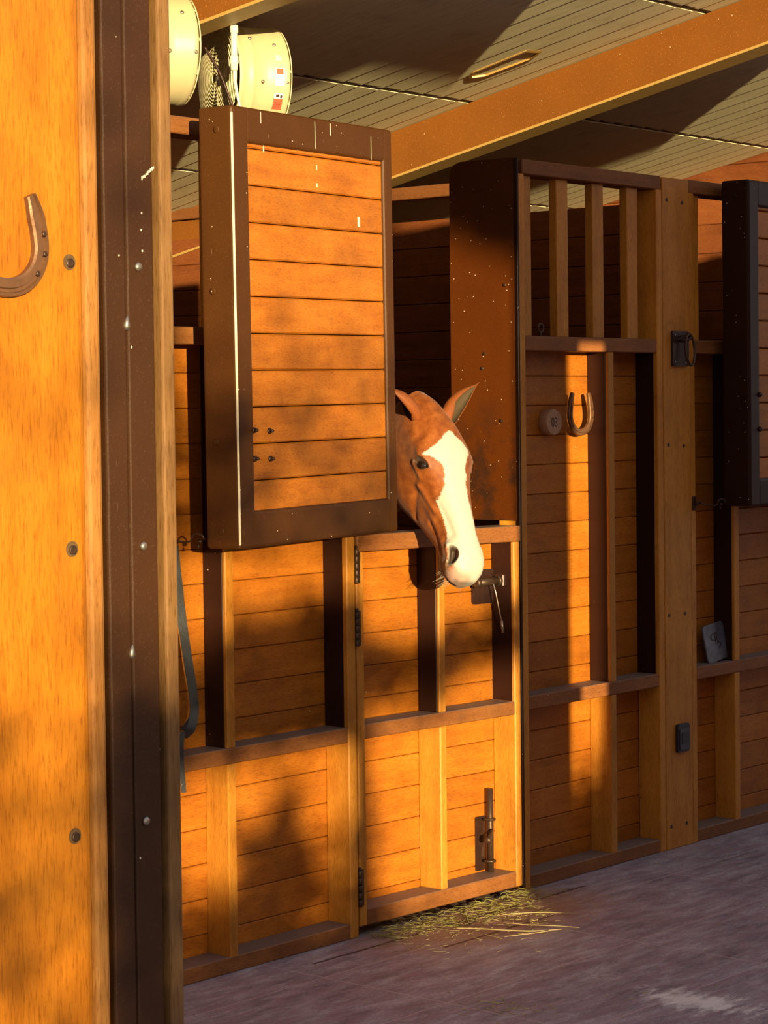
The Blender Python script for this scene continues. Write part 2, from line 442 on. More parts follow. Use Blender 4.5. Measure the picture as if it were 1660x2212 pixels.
# stable partition behind (planks run away from the stall front), back wall, end wall
def plank_rows(bm, x0, x1, y0, y1, zs, axis, gap=.0015, bev=.003):
    for a, c in zip(zs, zs[1:]):
        box(bm, x0, x1, y0, y1, a+gap/2, c-gap/2, bev, tint=random.random())
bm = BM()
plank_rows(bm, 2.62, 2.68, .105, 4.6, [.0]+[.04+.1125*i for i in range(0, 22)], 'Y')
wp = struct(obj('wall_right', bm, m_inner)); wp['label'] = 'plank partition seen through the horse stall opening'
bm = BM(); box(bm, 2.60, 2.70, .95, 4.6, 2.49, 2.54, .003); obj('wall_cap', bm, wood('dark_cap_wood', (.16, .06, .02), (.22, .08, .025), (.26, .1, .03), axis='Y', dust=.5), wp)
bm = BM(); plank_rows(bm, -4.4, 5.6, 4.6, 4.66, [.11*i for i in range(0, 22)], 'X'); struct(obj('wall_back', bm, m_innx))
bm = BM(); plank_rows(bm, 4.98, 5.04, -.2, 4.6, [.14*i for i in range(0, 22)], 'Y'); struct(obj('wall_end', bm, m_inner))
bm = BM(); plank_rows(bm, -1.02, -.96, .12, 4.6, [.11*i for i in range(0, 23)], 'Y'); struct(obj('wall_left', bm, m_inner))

# ------------------------------------------------------------------ stall front panels
D = .095                     # depth of rails and uprights in front of the planks
Z_MID = (.613, .660); Z_SILL = (1.838, 1.888); Z_TOP = (2.435, 2.485)
PL_LO = [.02]+[.099+.1045*i for i in range(5)]+[.615]
PL_UP = [.655, .722]+[.825+.1032*i for i in range(10)]+[1.842]

def rail(x0, x1, zz, parent, name, depth=D, label=None):
    bm = BM(); box(bm, x0, x1, 0, depth, zz[0], zz[1], .003, tint=random.random()); return obj(name, bm, m_rail, parent, label)

def upright(x0, x1, parent, top=False, name='stud'):
    """wood below the middle rail; above it a wood strip on a dark steel channel"""
    bm = BM(); box(bm, x0, x1, 0.001, D, Z_MID[0]-.57, Z_MID[0], .003, 2, tint=random.random()); obj(name, bm, m_stud, parent)
    bm = BM(); box(bm, x0, x1, 0.001, .014, Z_MID[1], Z_SILL[0], .002, tint=random.random()); obj(name, bm, m_stud, parent)
    bm = BM(); box(bm, x0+.001, x1-.001, .014, D, Z_MID[1], Z_SILL[0], .003); obj('channel', bm, m_steeld, parent, 'dark brown steel channel')

def bar(x0, x1, parent, y0=.022, y1=.055):
    bm = BM(); box(bm, x0, x1, y0, y1, Z_SILL[1], Z_TOP[0], .003, 2, tint=random.random()); obj('bar', bm, m_stud, parent)

def stile(x0, x1, parent, z0=0.0, z1=Z_TOP[1]):
    bm = BM(); box(bm, x0, x1, -.002, D, z0, z1, .003, tint=random.random()); obj('stile', bm, m_stud, parent)

def planks(x0, x1, parent, shift=0.0):
    bm = BM(); plank_rows(bm, x0, x1, D, D+.025, [z+shift if 0 < i < len(PL_LO)-1 else z for i, z in enumerate(PL_LO)], 'X'); obj('lower_planks', bm, m_plank, parent)
    bm = BM(); plank_rows(bm, x0, x1, D, D+.025, [z+shift if 0 < i < len(PL_UP)-1 else z for i, z in enumerate(PL_UP)], 'X'); obj('upper_planks', bm, m_plank, parent)

GP = 'wooden stall front panels'
# left of the half door
tL = thing('stall_panel', 'wooden stall front panel left of the half door, under the wide shutter', 'wall panel', (-.1, 0, 0), GP)
rail(-.95, .765, (0, .047), tL, 'bottom_rail'); rail(-.95, .765, Z_MID, tL, 'middle_rail'); rail(-.95, .765, Z_SILL, tL, 'sill_rail'); rail(-.95, .803, Z_TOP, tL, 'top_rail')
upright(.233, .267, tL); upright(-.36, -.326, tL); upright(-.052, -.016, tL)
stile(.765, .803, tL, 0, Z_TOP[0]); stile(-.985, -.95, tL)
bm = BM(); box(bm, .7635, .7655, .016, D, Z_MID[1], Z_SILL[0], 0); obj('channel', bm, m_steeld, tL, 'dark brown steel channel')
planks(-.95, .803, tL, .004)
for i in range(5):
    if i != 0: bar(-.84+.215*i-.2, -.77+.215*i-.2, tL)
for i in range(3): bar(.20+.215*i, .268+.215*i, tL)

# right of the half door, with bars above
tR = thing('stall_panel', 'barred wooden stall front panel carrying the round number disc and horseshoe', 'wall panel', (2.1, 0, 0), GP)
rail(1.697, 2.497, (0, .047), tR, 'bottom_rail'); rail(1.697, 2.497, Z_MID, tR, 'middle_rail'); rail(1.697, 2.497, Z_SILL, tR, 'sill_rail'); rail(1.69, 2.53, Z_TOP, tR, 'top_rail')
upright(2.187, 2.222, tR)
stile(1.663, 1.697, tR, 0, Z_TOP[0]); stile(2.497, 2.533, tR, 0, Z_TOP[0])
bm = BM(); box(bm, 2.4955, 2.4975, .016, D, Z_MID[1], Z_SILL[0], 0); obj('channel', bm, m_steeld, tR, 'dark brown steel channel')
planks(1.69, 2.50, tR)
for x0 in (1.697, 1.912, 2.127, 2.342): bar(x0, x0+.068, tR)
bm = BM(); box(bm, 1.6545, 1.6645, -.003, .012, .005, 2.487, .002); obj('edge_channel', bm, m_steeld, tR, 'dark brown steel edge strip')

# steel-faced jamb at the right of the opening
tJ = thing('jamb_panel', 'tall orange-brown steel-faced jamb panel behind the horse, spattered with dirt', 'jamb', (1.656, .15, 1.262))
bm = BM()
pts = [(.012, 1.262), (.287, 1.262), (.287, 2.440)] + [(.287-.05*(1-math.cos(a)), 2.440+.05*math.sin(a)) for a in (PI/6, PI/3, PI/2)] + [(.012, 2.488)]
prism(bm, pts, (1.651, 0, 0), (0, 1, 0), (0, 0, 1), .012)
obj('face_sheet', bm, m_jamb, tJ)
for yy_, zz_ in ((.07, 1.60), (.05, 2.06), (.14, 1.83), (.15, 1.78)):
    bm = BM(); lathe(bm, (1.651, yy_, zz_), (-1, 0, 0), [(0, .0065), (.003, .006), (.004, .004)], 14)
    obj('screw', bm, m_iron, tJ)

# post board between the two stalls
tP = thing('post_board', 'plain upright wooden post board between the barred panel and the far stall', 'post', (2.62, 0, 0))
bm = BM(); box(bm, 2.535, 2.712, -.004, .10, 0, 2.482, .003, tint=.6); obj('board', bm, m_stud, tP)
for xx_, zz_ in ((2.562, 2.40), (2.665, 2.395), (2.558, .87), (2.665, .87), (2.562, .085), (2.665, .085), (2.562, 1.50), (2.665, 1.495)):
    bm = BM(); lathe(bm, (xx_, -.0055, zz_), (0, 1, 0), [(0, .007), (.002, .007)], 12); obj('screw', bm, m_ink, tP)

# far stall front
tF = thing('stall_panel', 'wooden stall front panel at the right edge, beyond the post board', 'wall panel', (3.2, 0, 0), GP)
rail(2.748, 4.9, (0, .047), tF, 'bottom_rail'); rail(2.748, 4.9, Z_MID, tF, 'middle_rail'); rail(2.748, 4.9, Z_SILL, tF, 'sill_rail'); rail(2.712, 4.9, Z_TOP, tF, 'top_rail')
upright(3.02, 3.056, tF); upright(3.62, 3.656, tF); upright(4.2, 4.236, tF)
stile(2.714, 2.748, tF, 0, Z_TOP[0]); stile(4.9, 4.94, tF)
planks(2.72, 4.9, tF)
for x0 in (2.748, 3.21, 3.42, 3.63, 3.84): bar(x0, x0+.068, tF)

# ------------------------------------------------------------------ out of view: column, plank panel, board and leaves added to shape the sunlight
t = thing('shade_column', 'wooden aisle column across from the barred panel, beside the sliding door', 'column', (-.35, -3.2, 0))  # added out of view, bounds the sunlit slit on the left
bm = BM(); box(bm, -.475, -.224, -3.29, -3.11, 0, 2.86, .006, 2, tint=.5); obj('shaft', bm, m_stud, t)
bm = BM(); box(bm, -.475, -.224, -3.30, -3.10, 0, .12, .004, tint=.3); obj('base_board', bm, m_edge, t)
t = thing('shade_panel', 'unseen plank panel added across the aisle to keep sun off the far stall front', 'door', (3.0, -3.2, 0))  # unseen blocker added to bound the sunlit slit on the right
bm = BM(); plank_rows(bm, .015, 6.0, -3.22, -3.18, [.02+.142*i for i in range(21)], 'X'); obj('planks', bm, m_plank, t)
for x_ in (.008, 1.9, 3.9, 5.9):
    bm = BM(); box(bm, x_, x_+.10, -3.24, -3.16, .01, 2.87, .004, tint=.4); obj('stile', bm, m_stud, t)

t = thing('shade_header', 'unseen wooden board added between the shading column and panel to block high sun', 'header', (-.1, -3.2, 2.24))  # added out of view, stops the sunlit slit at the sill
bm = BM(); box(bm, -.222, .006, -3.24, -3.16, 2.23, 2.86, .004, tint=.5); obj('board', bm, m_stud, t)

def lit(x, z):
    """wanted share of sunlight at stall-front point (x, z), which the leaves are placed to give"""
    def sm(a, b_, v): 
        u = min(1, max(0, (v-a)/(b_-a))); return u*u*(3-2*u)
    if z > 2.62: return 1
    if -.05 < x < .06 and 1.22 < z < 2.35: return .02
    n = noise.noise(Vector((x*2.3+4, z*2.3, 1.7)))
    if x < -.05:                       # in front of the foreground column
        T_ = .48+.52*sm(.80, 1.15, z) ; T_ -= .30*math.exp(-((z-1.48)/.12)**2)
        if x > -.70: T_ = .03+.97*sm(.92, 1.14, z)
        return max(.03, min(1, T_+.15*n))
    if x < .99 and z > 1.20:           # wide shutter
        low = .40+.30*math.exp(-((x-.80)/.20)**2-((z-1.62)/.14)**2)+.12*math.exp(-((x-.45)/.15)**2-((z-1.35)/.1)**2)
        T_ = low+(1-low)*sm(1.64, 1.90, z-.10*(x-.5))
        return max(.04, min(1, T_+.08*n))
    if x < .84:                        # panel left of the half door
        if z > .66: T_ = .05+.85*sm(.94, 1.16, z+.22*(.45-x))
        else: T_ = .03+.85*sm(.14, .42, z-.25*math.exp(-((x-.50)/.13)**2))*(1-.55*sm(.50, .62, z)*sm(.75, .45, x))
        return max(.0, min(1, T_+.10*n)) if z > -.04 else .0
    if x > 1.70: return .02+.98*sm(.25, .50, z)
    # half door, horse, jamb
    if z > 1.9: return 1-sm(2.12, 2.20, z+.75*(x-1.62)) if x > .99 else 1
    if z > .99: return 1
    T_ = 1-.97*math.exp(-((z-.80-.07*sm(1.2, 1.4, x))/.125)**4)
    if z < .06: T_ = .8*sm(-.06, -.015, z)*sm(.80, 1.0, x)
    return max(.0, min(1, T_+.05*n))
t = thing('leaf_screen', 'unseen leaf screen added across the yard, its leaves set to shade the stable front', 'leaf_screen', (-6.9, -11.4, -.2))  # added light blocker: leaf density follows the wanted sun patches
bm = BM(); rnd = random.Random(3); cell = .05
xg = -1.45
while xg < 2.30:
    zg = -.75
    while zg < 2.62:
        T_ = lit(xg+cell/2, zg+cell/2)
        lam = -math.log(max(T_, .01))*cell*cell/.0021
        k_ = int(lam)+(1 if rnd.random() < lam-int(lam) else 0)
        for _ in range(k_):
            L_ = rnd.uniform(10.2, 12.6)
            p = Vector((xg+rnd.random()*cell-.68*L_, -L_, zg+rnd.random()*cell+.112*L_))
            if p.z < -.15: continue
            d = Vector((rnd.gauss(0, 1), rnd.gauss(0, 1), rnd.gauss(0, .8))).normalized(); e = d.orthogonal().normalized(); e.rotate(Matrix.Rotation(rnd.random()*6.28, 3, d))
            l_, w_ = rnd.uniform(.045, .065), rnd.uniform(.026, .036)
            n_ = d.cross(e)*.006
            v4 = [bm.verts.new(p+q) for q in (d*-l_, e*w_+n_, d*l_, e*-w_+n_)]
            bm.faces.new(v4)
        zg += cell
    xg += cell
m_leaf = plain('green_leaf', (.05, .10, .02), .6, 0, .4, 3, 0)
obj('foliage', bm, m_leaf, t)['kind'] = 'stuff'
bm = BM(); tube(bm, [(-6.9, -11.4, -.2), (-6.88, -11.4, 1.0), (-6.95, -11.45, 2.0)], [.12, .10, .05], 12)
obj('trunk', bm, plain('grey_bark', (.10, .075, .05), .85, 0, .4, 8, .6), t)

# ------------------------------------------------------------------ the half door
tD = thing('half_door', 'lower half door of planks with iron bolt and latch, below the horse', 'door', (.81, 0, .03))
def dobj(name, bm, m, parent=None, label=None):
    for v in bm.verts: v.co.z -= .0125*(v.co.x-.81)      # the old door has sagged a little at its free end
    return obj(name, bm, m, parent or tD, label)
def dbox(name, m, x0, x1, y0, y1, z0, z1, bev=.003, label=None, seg=1):
    bm = BM(); box(bm, x0, x1, y0, y1, z0, z1, bev, seg, tint=random.random()); return dobj(name, bm, m, None, label)
dbox('stile', m_stud, .812, .846, 0, D, .03, 1.203); dbox('stile', m_stud, 1.620, 1.653, 0, D, .03, 1.203)
dbox('top_rail', m_rail, .812, 1.653, -.006, .10, 1.203, 1.256, label='worn top rail')
dbox('middle_rail', m_rail, .846, 1.620, 0, D, .616, .662); dbox('bottom_rail', m_rail, .846, 1.620, 0, D, .03, .082)
dbox('stud', m_stud, 1.218, 1.250, .001, D, .082, .616); dbox('stud', m_stud, 1.218, 1.250, .001, .014, .662, 1.203)
dbox('channel', m_steeld, 1.219, 1.249, .014, D, .662, 1.203, label='dark brown steel channel')
dbox('channel', m_steeld, 1.6185, 1.6215, .012, D, .662, 1.203, 0, label='dark brown steel channel')
bm = BM(); plank_rows(bm, .83, 1.64, D, D+.025, [.05]+[.105+.1045*i for i in range(5)]+[.62], 'X'); dobj('lower_planks', bm, m_plank)
bm = BM(); plank_rows(bm, .83, 1.64, D, D+.025, [.66]+[.727+.1032*i for i in range(5)]+[1.21], 'X'); dobj('upper_planks', bm, m_plank)
# hinges: rolled barrels in the gap
for z0, z1 in ((1.105, 1.215), (.91, 1.02), (.095, .21)):
    bm = BM()
    n_ = 5
    for i in range(n_):
        a = z0+(z1-z0)*i/n_; c = z0+(z1-z0)*(i+1)/n_-.002
        lathe(bm, (.8085, -.004, a), (0, 0, 1), [(0, .0068), (.002, .008), (c-a-.002, .008), (c-a, .0068)], 14)
    lathe(bm, (.8085, -.004, z1), (0, 0, 1), [(0, .0055), (.006, .0055), (.008, .003)], 12)
    box(bm, .8085, .828, -.003, 0.0, z0, z1, .001)
    dobj('hinge', bm, m_iron)
# drop bolt at the bottom right
bm = BM(); prism(bm, rrect(1.512, 1.566, .088, .272, .006), (0, D, 0), (1, 0, 0), (0, 0, 1), .006); pl = dobj('drop_bolt', bm, m_dkiron)
bm = BM(); tube(bm, [(1.560, .066, .084), (1.560, .066, .366)], .0115, 16); dobj('bolt_rod', bm, m_iron, pl)
for z_ in (.262, .120):
    bm = BM(); tube(bm, [(1.545, .088, z_), (1.545, .066, z_), (1.549, .056, z_), (1.556, .0515, z_), (1.564, .0515, z_), (1.571, .056, z_), (1.575, .066, z_), (1.575, .088, z_)], .005, 8); dobj('bolt_staple', bm, m_iron, pl)
bm = BM(); tube(bm, [(1.558, .062, .226), (1.530, .044, .212), (1.512, .036, .204)], [.008, .0065, .007], 12); lathe(bm, (1.514, .037, .205), (-.7, -.4, -.3), [(0, .006), (.004, .012), (.012, .014), (.020, .011), (.023, .003)], 16); dobj('bolt_knob', bm, m_iron, pl)
bm = BM(); prism(bm, [(0, 0), (.012, 0), (.014, .03), (.006, .034)], (1.535, .088, .135), (1, 0, 0), (0, 0, 1), .002); dobj('bolt_slot', bm, m_ink, pl)
# slide latch at the top right
bm = BM(); prism(bm, rrect(1.506, 1.622, .992, 1.108, .012), (0, D, 0), (1, 0, 0), (0, 0, 1), .008); lt = dobj('slide_latch', bm, m_dkiron)
bm = BM(); tube(bm, [(1.492, .055, 1.068), (1.612, .055, 1.070)], .0145, 16)
lathe(bm, (1.478, .055, 1.068), (1, 0, 0), [(0, .012), (.003, .0175), (.016, .0175), (.019, .015)], 18)
lathe(bm, (1.594, .055, 1.070), (1, 0, 0), [(0, .015), (.002, .019), (.012, .019), (.014, .015)], 18)
dobj('latch_bolt', bm, m_iron, lt)
bm = BM(); box(bm, 1.606, 1.622, .035, .09, 1.050, 1.092, .003); lathe(bm, (1.612, .05, 1.071), (1, -.3, 0), [(0, .005), (.018, .005), (.019, .009), (.028, .007)], 12); dobj('latch_keeper', bm, m_dkiron, lt)
bm = BM(); tube(bm, [(1.560, .042, 1.062), (1.566, .036, 1.03), (1.578, .03, .965), (1.586, .028, .935)], .0024, 8); dobj('latch_rod', bm, m_rod, lt, 'bare metal rod')
bm = BM(); tube(bm, [(1.586, .028, .937), (1.592, .027, .895)], [.0042, .0052], 10); dobj('rod_grip', bm, m_zinc, lt)

# ------------------------------------------------------------------ shutters (upper door leaves swung open)
def shutter(label, loc, rot, width, th, frame_w, h, n_pl, mframe, mplank, detail=True):
    t = thing('shutter', label, 'shutter', loc, 'open upper stable shutters', rot=rot)
    L, W = -width, 0.0
    def q(name, bm, m, lab=None): return obj(name, bm, m, t, lab, local=True)
    lw, rw, tw, bw = frame_w
    bm = BM()
    # frame: four boxed rails with rounded outer edges, mitred look
    def fr(x0, x1, z0, z1): box(bm, x0, x1, -th, 0, z0, z1, .010, 3)
    fr(L, L+lw, 0, h); fr(-rw, 0, 0, h); fr(L+lw-.012, -rw+.012, h-tw, h); fr(L+lw-.012, -rw+.012, 0, bw)
    q('steel_frame', bm, mframe)
    bm = BM()
    zs = [bw-.01] + [h-tw-.012-(n_pl-i)*.1035 for i in range(n_pl+1)] + [h-tw+.01]
    zs = [z for i, z in enumerate(zs) if i == 0 or z > zs[0]+.01]
    plank_rows(bm, L+lw-.005, -rw+.005, -th+.010, -.02, zs, 'X', gap=.003, bev=.004)
    q('planks', bm, mplank)
    if detail:
        for x_, z_ in ((L+lw-.004, .331), (L+lw+.085, .327), (L+lw-.002, .251), (L+lw+.087, .248)):
            bm = BM(); y0 = -th+(.0 if x_ < L+lw else .010)
            lathe(bm, (x_, y0+.002, z_), (0, -1, 0), [(0, .0095), (.005, .0095), (.008, .007)], 6); lathe(bm, (x_, y0-.004, z_), (0, -1, 0), [(0, .005), (.010, .005), (.012, .003)], 10)
            q('bolt', bm, m_dkiron)
        for y_, z_ in ((-th*.35, .30), (-th*.55, h-.065), (-th*.45, .05), (-th*.35, .72)):
            bm = BM(); lathe(bm, (L+.0005, y_, z_), (-1, 0, 0), [(0, .010), (.002, .010), (.0025, .006)], 16); q('rivet', bm, mframe)
        # worn bare edge
        bm = BM(); box(bm, L-.0012, L+.0045, -th-.0012, -th+.0045, .012, h-.02, .001); q('bare_edge', bm, m_chip, 'pale worn corner edge')
        for x_, a_, c_, w_ in ((-.665, h-.118, h-.012, .0022), (-.69, h-.04, h-.008, .0012), (-.42, h-.09, h-.012, .0010), (-.34, h-.045, h-.01, .0016), (-.12, h-.10, h-.03, .0008), (-.40, h-.15, h-.135, .002), (-.18, h-.305, h-.275, .006), (-.40, h-.20, h-.188, .003)):
            y0 = -th if a_ > h-tw-.01 else -th+.010
            bm = BM(); box(bm, x_-w_, x_+w_, y0-.0008, y0+.001, a_, c_, .0004); q('paint_drip', bm, m_chip, 'pale paint drip')
    else:
        for z_ in (.42, .29):
            bm = BM(); lathe(bm, (L+lw-.004, -th+.002, z_), (0, -1, 0), [(0, .010), (.006, .010), (.014, .004)], 8); q('bolt', bm, m_dkiron)
        for y_, z_ in ((-th*.5, .42), (-th*.5, h-.06)):
            bm = BM(); lathe(bm, (L+.0005, y_, z_), (-1, 0, 0), [(0, .010), (.002, .010), (.0025, .006)], 16); q('rivet', bm, mframe)
    return t
S1 = shutter('wide plank shutter in a brown steel frame, folded back left of the horse', (.853, -.010, 1.268), (0, math.radians(-.6), math.radians(7.9)), .828, .118, (.078, .052, .100, .105), 1.232, 10, m_steel, m_plank)
S2 = shutter('dark framed shutter cut off at the right edge of the photo', (3.705, -.012, 1.262), (0, 0, math.radians(2.0)), .83, .118, (.078, .052, .100, .105), 1.225, 10, m_steeld, m_plank, detail=False)

# ------------------------------------------------------------------ near column: board, steel column, edge board
YP = -2.0
tB = thing('column_board', 'big glowing orange board in the near left foreground with horseshoe on it', 'board', (-2.4, YP+.05, 0))
bm = BM(); box(bm, -2.75, -2.100, YP, YP+.11, 0, 3.2, .018, 3, tint=.4); obj('board', bm, m_board, tB)
bm = BM(); box(bm, -2.099, -2.066, YP+.004, YP+.108, 0, 3.2, .008, 2, tint=.2); obj('edge_strip', bm, m_strip, tB, 'paler rounded edge strip')
for x_, z_ in ((-2.134, 1.880), (-2.138, 1.437), (-2.142, .991)):
    bm = BM(); lathe(bm, (x_, YP-.0008, z_), (0, 1, 0), [(0, .0125), (.0005, .0125)], 20, True); obj('screw_hole', bm, m_hole, tB, 'dark countersunk hole')
    bm = BM(); lathe(bm, (x_+.001, YP-.001, z_-.0015), (0, -1, 0), [(0, .0075), (.0015, .0075), (.002, .005), (.0012, .003)], 16); obj('screw', bm, m_iron, tB)
tS = thing('steel_column', 'dark brown steel column with a centre groove, beside the foreground board', 'column', (-2.0, YP+.05, 0))
bm = BM(); box(bm, -2.056, -2.0095, YP+.006, YP+.1, 0, 3.2, .004, 2); obj('flange_plate', bm, m_column, tS)
bm = BM(); box(bm, -2.0075, -1.948, YP+.006, YP+.1, 0, 3.2, .004, 2); obj('flange_plate', bm, m_column, tS)
bm = BM(); box(bm, -2.065, -1.938, YP+.03, YP+.095, 0, 3.2, .002); obj('core', bm, m_column, tS)
for x_, z_ in ((-1.984, 1.879), (-1.982, 1.433), (-1.985, .991)):
    bm = BM(); lathe(bm, (x_, YP+.006, z_), (0, -1, 0), [(0, .0075), (.003, .0072), (.0055, .005), (.0062, .002)], 14); obj('bolt', bm, m_zinc, tS)
for x_, z_ in ((-2.010, 1.788), (-2.010, 1.265)):
    bm = BM(); lathe(bm, (x_, YP+.007, z_-.010), (0.05, -.08, 1), [(0, .004), (.006, .0065), (.014, .0045), (.022, .0015)], 10); obj('paint_blob', bm, m_zinc, tS)
bm = BM()
for i in range(9): box(bm, -1.973+.0032*i, -1.9705+.0032*i, YP+.0052, YP+.0062, 2.018+.0024*i+random.uniform(-.001, .001), 2.0215+.0024*i+random.uniform(0, .002), .0003)
obj('paint_chip', bm, m_chip, tS, 'pale diagonal chip mark')
tE = thing('edge_board', 'narrow weathered wooden strip right of the dark steel column', 'board', (-1.92, YP+.05, 0))
bm = BM(); box(bm, -1.936, -1.908, YP+.002, YP+.112, 0, 3.2, .004, 2, tint=.5); obj('board', bm, m_edge, tE)

# ------------------------------------------------------------------ horseshoes
def horseshoe(label, c, h, w_, th, bar_w, n_dir=(0, -1, 0), xdir=(1, 0, 0), tilt=0.0, group=None, nails=True, lead=0.012):
    """open end up, c = centre at the bottom of the toe"""
    t = thing('horseshoe', label, 'horseshoe', c, group)
    c = Vector(c); n = Vector(n_dir).normalized(); ux = Vector(xdir).normalized(); uz = Vector((0, 0, 1))
    ct, st_ = math.cos(tilt), math.sin(tilt)
    def P(a, z, d): return c + ux*(a*ct-z*st_) + uz*(a*st_+z*ct) + n*d
    bm = BM(); prev = None; K = 48
    ra = w_/2-bar_w/2; zc = h*.50; rz = zc-bar_w/2
    def path(s):
        q = abs(s); sgn = 1 if s >= 0 else -1
        if q < .5:
            ang = q/.5*PI/2; return (sgn*ra*math.sin(ang)**.92, zc-rz*math.cos(ang))
        u = (q-.5)/.5
        return (sgn*ra*(1-.05*u-.20*u*u), zc+u*(h-zc))
    for i in range(K+1):
        s = -1+2*i/K
        a, z = path(s); a2, z2 = path(s+1e-3) if s < 1 else (a+(a-path(s-1e-3)[0]), z+(z-path(s-1e-3)[1]))
        d = Vector((a2-a, z2-z)).normalized(); nrm = Vector((d.y, -d.x))
        bw_ = bar_w*(1-.40*max(0, abs(s)-.80)/.20)
        o_ = (a+nrm.x*bw_/2, z+nrm.y*bw_/2); i_ = (a-nrm.x*bw_/2, z-nrm.y*bw_/2)
        def mixp(f): return (i_[0]+(o_[0]-i_[0])*f, i_[1]+(o_[1]-i_[1])*f)
        prof = [(0, .0), (0, th*.8), (.14, th), (.52, th), (.58, th*.62), (.74, th*.62), (.80, th), (.94, th*.95), (1, th*.75), (1, 0)]
        ring = [bm.verts.new(P(*mixp(f), dd)) for f, dd in prof]
        if prev:
            m_ = len(ring)
            for k in range(m_): bm.faces.new((prev[k], prev[(k+1) % m_], ring[(k+1) % m_], ring[k]))
        else: bm.faces.new(ring)
        prev = ring
    bm.faces.new(list(reversed(prev)))
    obj('web', bm, m_shoe, t)
    if nails:
        for s in (-.62, -.44, -.27, .27, .44, .62):
            a, z = path(s); a *= 1+bar_w*.16/ra
            bm = BM(); lathe(bm, P(a, z, th*.6), n, [(0, bar_w*.13), (th*.5, bar_w*.15), (th*.62, bar_w*.08)], 10); obj('nail', bm, m_iron, t)
    return t
horseshoe('rusty horseshoe nailed to the glowing foreground board at the left edge', (-2.262, YP, 1.822), .154, .166, .011, .029, tilt=.03, group='horseshoes')
horseshoe('horseshoe half in sunlight hanging beside the round number disc', (2.078, .050, 1.543), .150, .150, .011, .023, n_dir=(0, -1, .02), group='horseshoes')

# number disc
t = thing('number_disc', 'round wooden disc numbered 03 on the barred panel', 'sign', (1.95, D, 1.55))
bm = BM(); lathe(bm, (1.938, D, 1.592), (0, -1, 0), [(0, .043), (.003, .045), (.034, .045), (.038, .043)], 40); obj('disc', bm, m_disc, t)
def text_mesh(s, size, mat, parent, M_, name, ext=.0006):
    cu_ = bpy.data.curves.new(name, 'FONT'); cu_.body = s; cu_.size = size; cu_.align_x = 'CENTER'; cu_.align_y = 'CENTER'; cu_.extrude = ext
    tmp = bpy.data.objects.new('tmp_text', cu_); C.objects.link(tmp)
    bpy.context.view_layer.update()
    me = bpy.data.meshes.new_from_object(tmp.evaluated_get(bpy.context.evaluated_depsgraph_get()))
    bpy.data.objects.remove(tmp); me.transform(M_)
    me.materials.clear(); me.materials.append(mat)
    o = bpy.data.objects.new(name, me); C.objects.link(o); o.parent = parent
    o.location = -ORG[parent.name] if True else (0, 0, 0)
    return o
text_mesh('03', .048, m_ink, t, Matrix.Translation((1.938, D-.0383, 1.590)) @ Matrix.Rotation(PI/2, 4, 'X') @ Matrix.Diagonal((.8, 1, 1, 1)), 'numerals')

# screw eye on the sill of the barred panel
t = thing('screw_eye', 'small iron screw eye standing on the barred panel sill', 'hook', (1.82, .03, 1.888))
bm = BM(); tube(bm, [(1.822+.0145*math.sin(a), .028+.0*a, 1.917-.0145*math.cos(a)) for a in [2*PI*i/20 for i in range(21)]], .0042, 8, False); tube(bm, [(1.822, .028, 1.885), (1.822, .028, 1.904)], .004, 8); lathe(bm, (1.822, .028, 1.888), (0, 0, 1), [(0, .012), (.003, .011)], 14); obj('eye', bm, m_iron, t)
bm = BM(); box(bm, 1.80, 1.868, .012, .04, 1.8885, 1.8905, .0005); obj('base_plate', bm, m_iron, t)

# tie ring on the post board
t = thing('tie_ring', 'dark iron tie ring plate on the post board near the top', 'tie ring', (2.64, -.004, 1.786))
bm = BM(); prism(bm, rrect(2.583, 2.690, 1.790, 1.920, .006), (0, -.004, 0), (1, 0, 0), (0, 0, 1), .010, .002); obj('plate', bm, m_dkiron, t)
for x_, z_ in ((2.598, 1.905), (2.598, 1.805), (2.668, 1.902), (2.668, 1.803)):
    bm = BM(); lathe(bm, (x_, -.0135, z_), (0, -1, 0), [(0, .0045), (.002, .004), (.003, .002)], 10); obj('rivet', bm, m_zinc, t)
bm = BM(); tube(bm, [(2.642+.020*math.sin(a)*.8, -.030-.020*math.cos(a), 1.892+.010*math.sin(a)) for a in [2*PI*i/20 for i in range(21)]], .0055, 8, False); obj('eye', bm, m_dkiron, t)
bm = BM(); tube(bm, [(2.640+.030*math.sin(a), -.052-.004*math.cos(a), 1.850-.058*math.cos(a)) for a in [2*PI*i/28 for i in range(29)]], .0052, 8, False); obj('ring', bm, m_iron, t)

# black box low on the post board
t = thing('socket_box', 'small black rectangular socket box low on the post board', 'socket', (2.634, -.004, .355))
bm = BM(); prism(bm, rrect(2.594, 2.674, .357, .462, .008), (0, -.004, 0), (1, 0, 0), (0, 0, 1), .012, .003); obj('case', bm, m_black, t)
bm = BM(); prism(bm, rrect(2.603, 2.666, .366, .444, .006), (0, -.016, 0), (1, 0, 0), (0, 0, 1), .004, .001); obj('lid', bm, plain('grey_black_plastic', (.05, .052, .058), .3, 0, .2, 60, .05), t)
bm = BM(); prism(bm, rrect(2.615, 2.658, .388, .430, .003), (0, -.0195, 0), (1, 0, 0), (0, 0, 1), .003, .001); obj('cover_flap', bm, m_black, t)

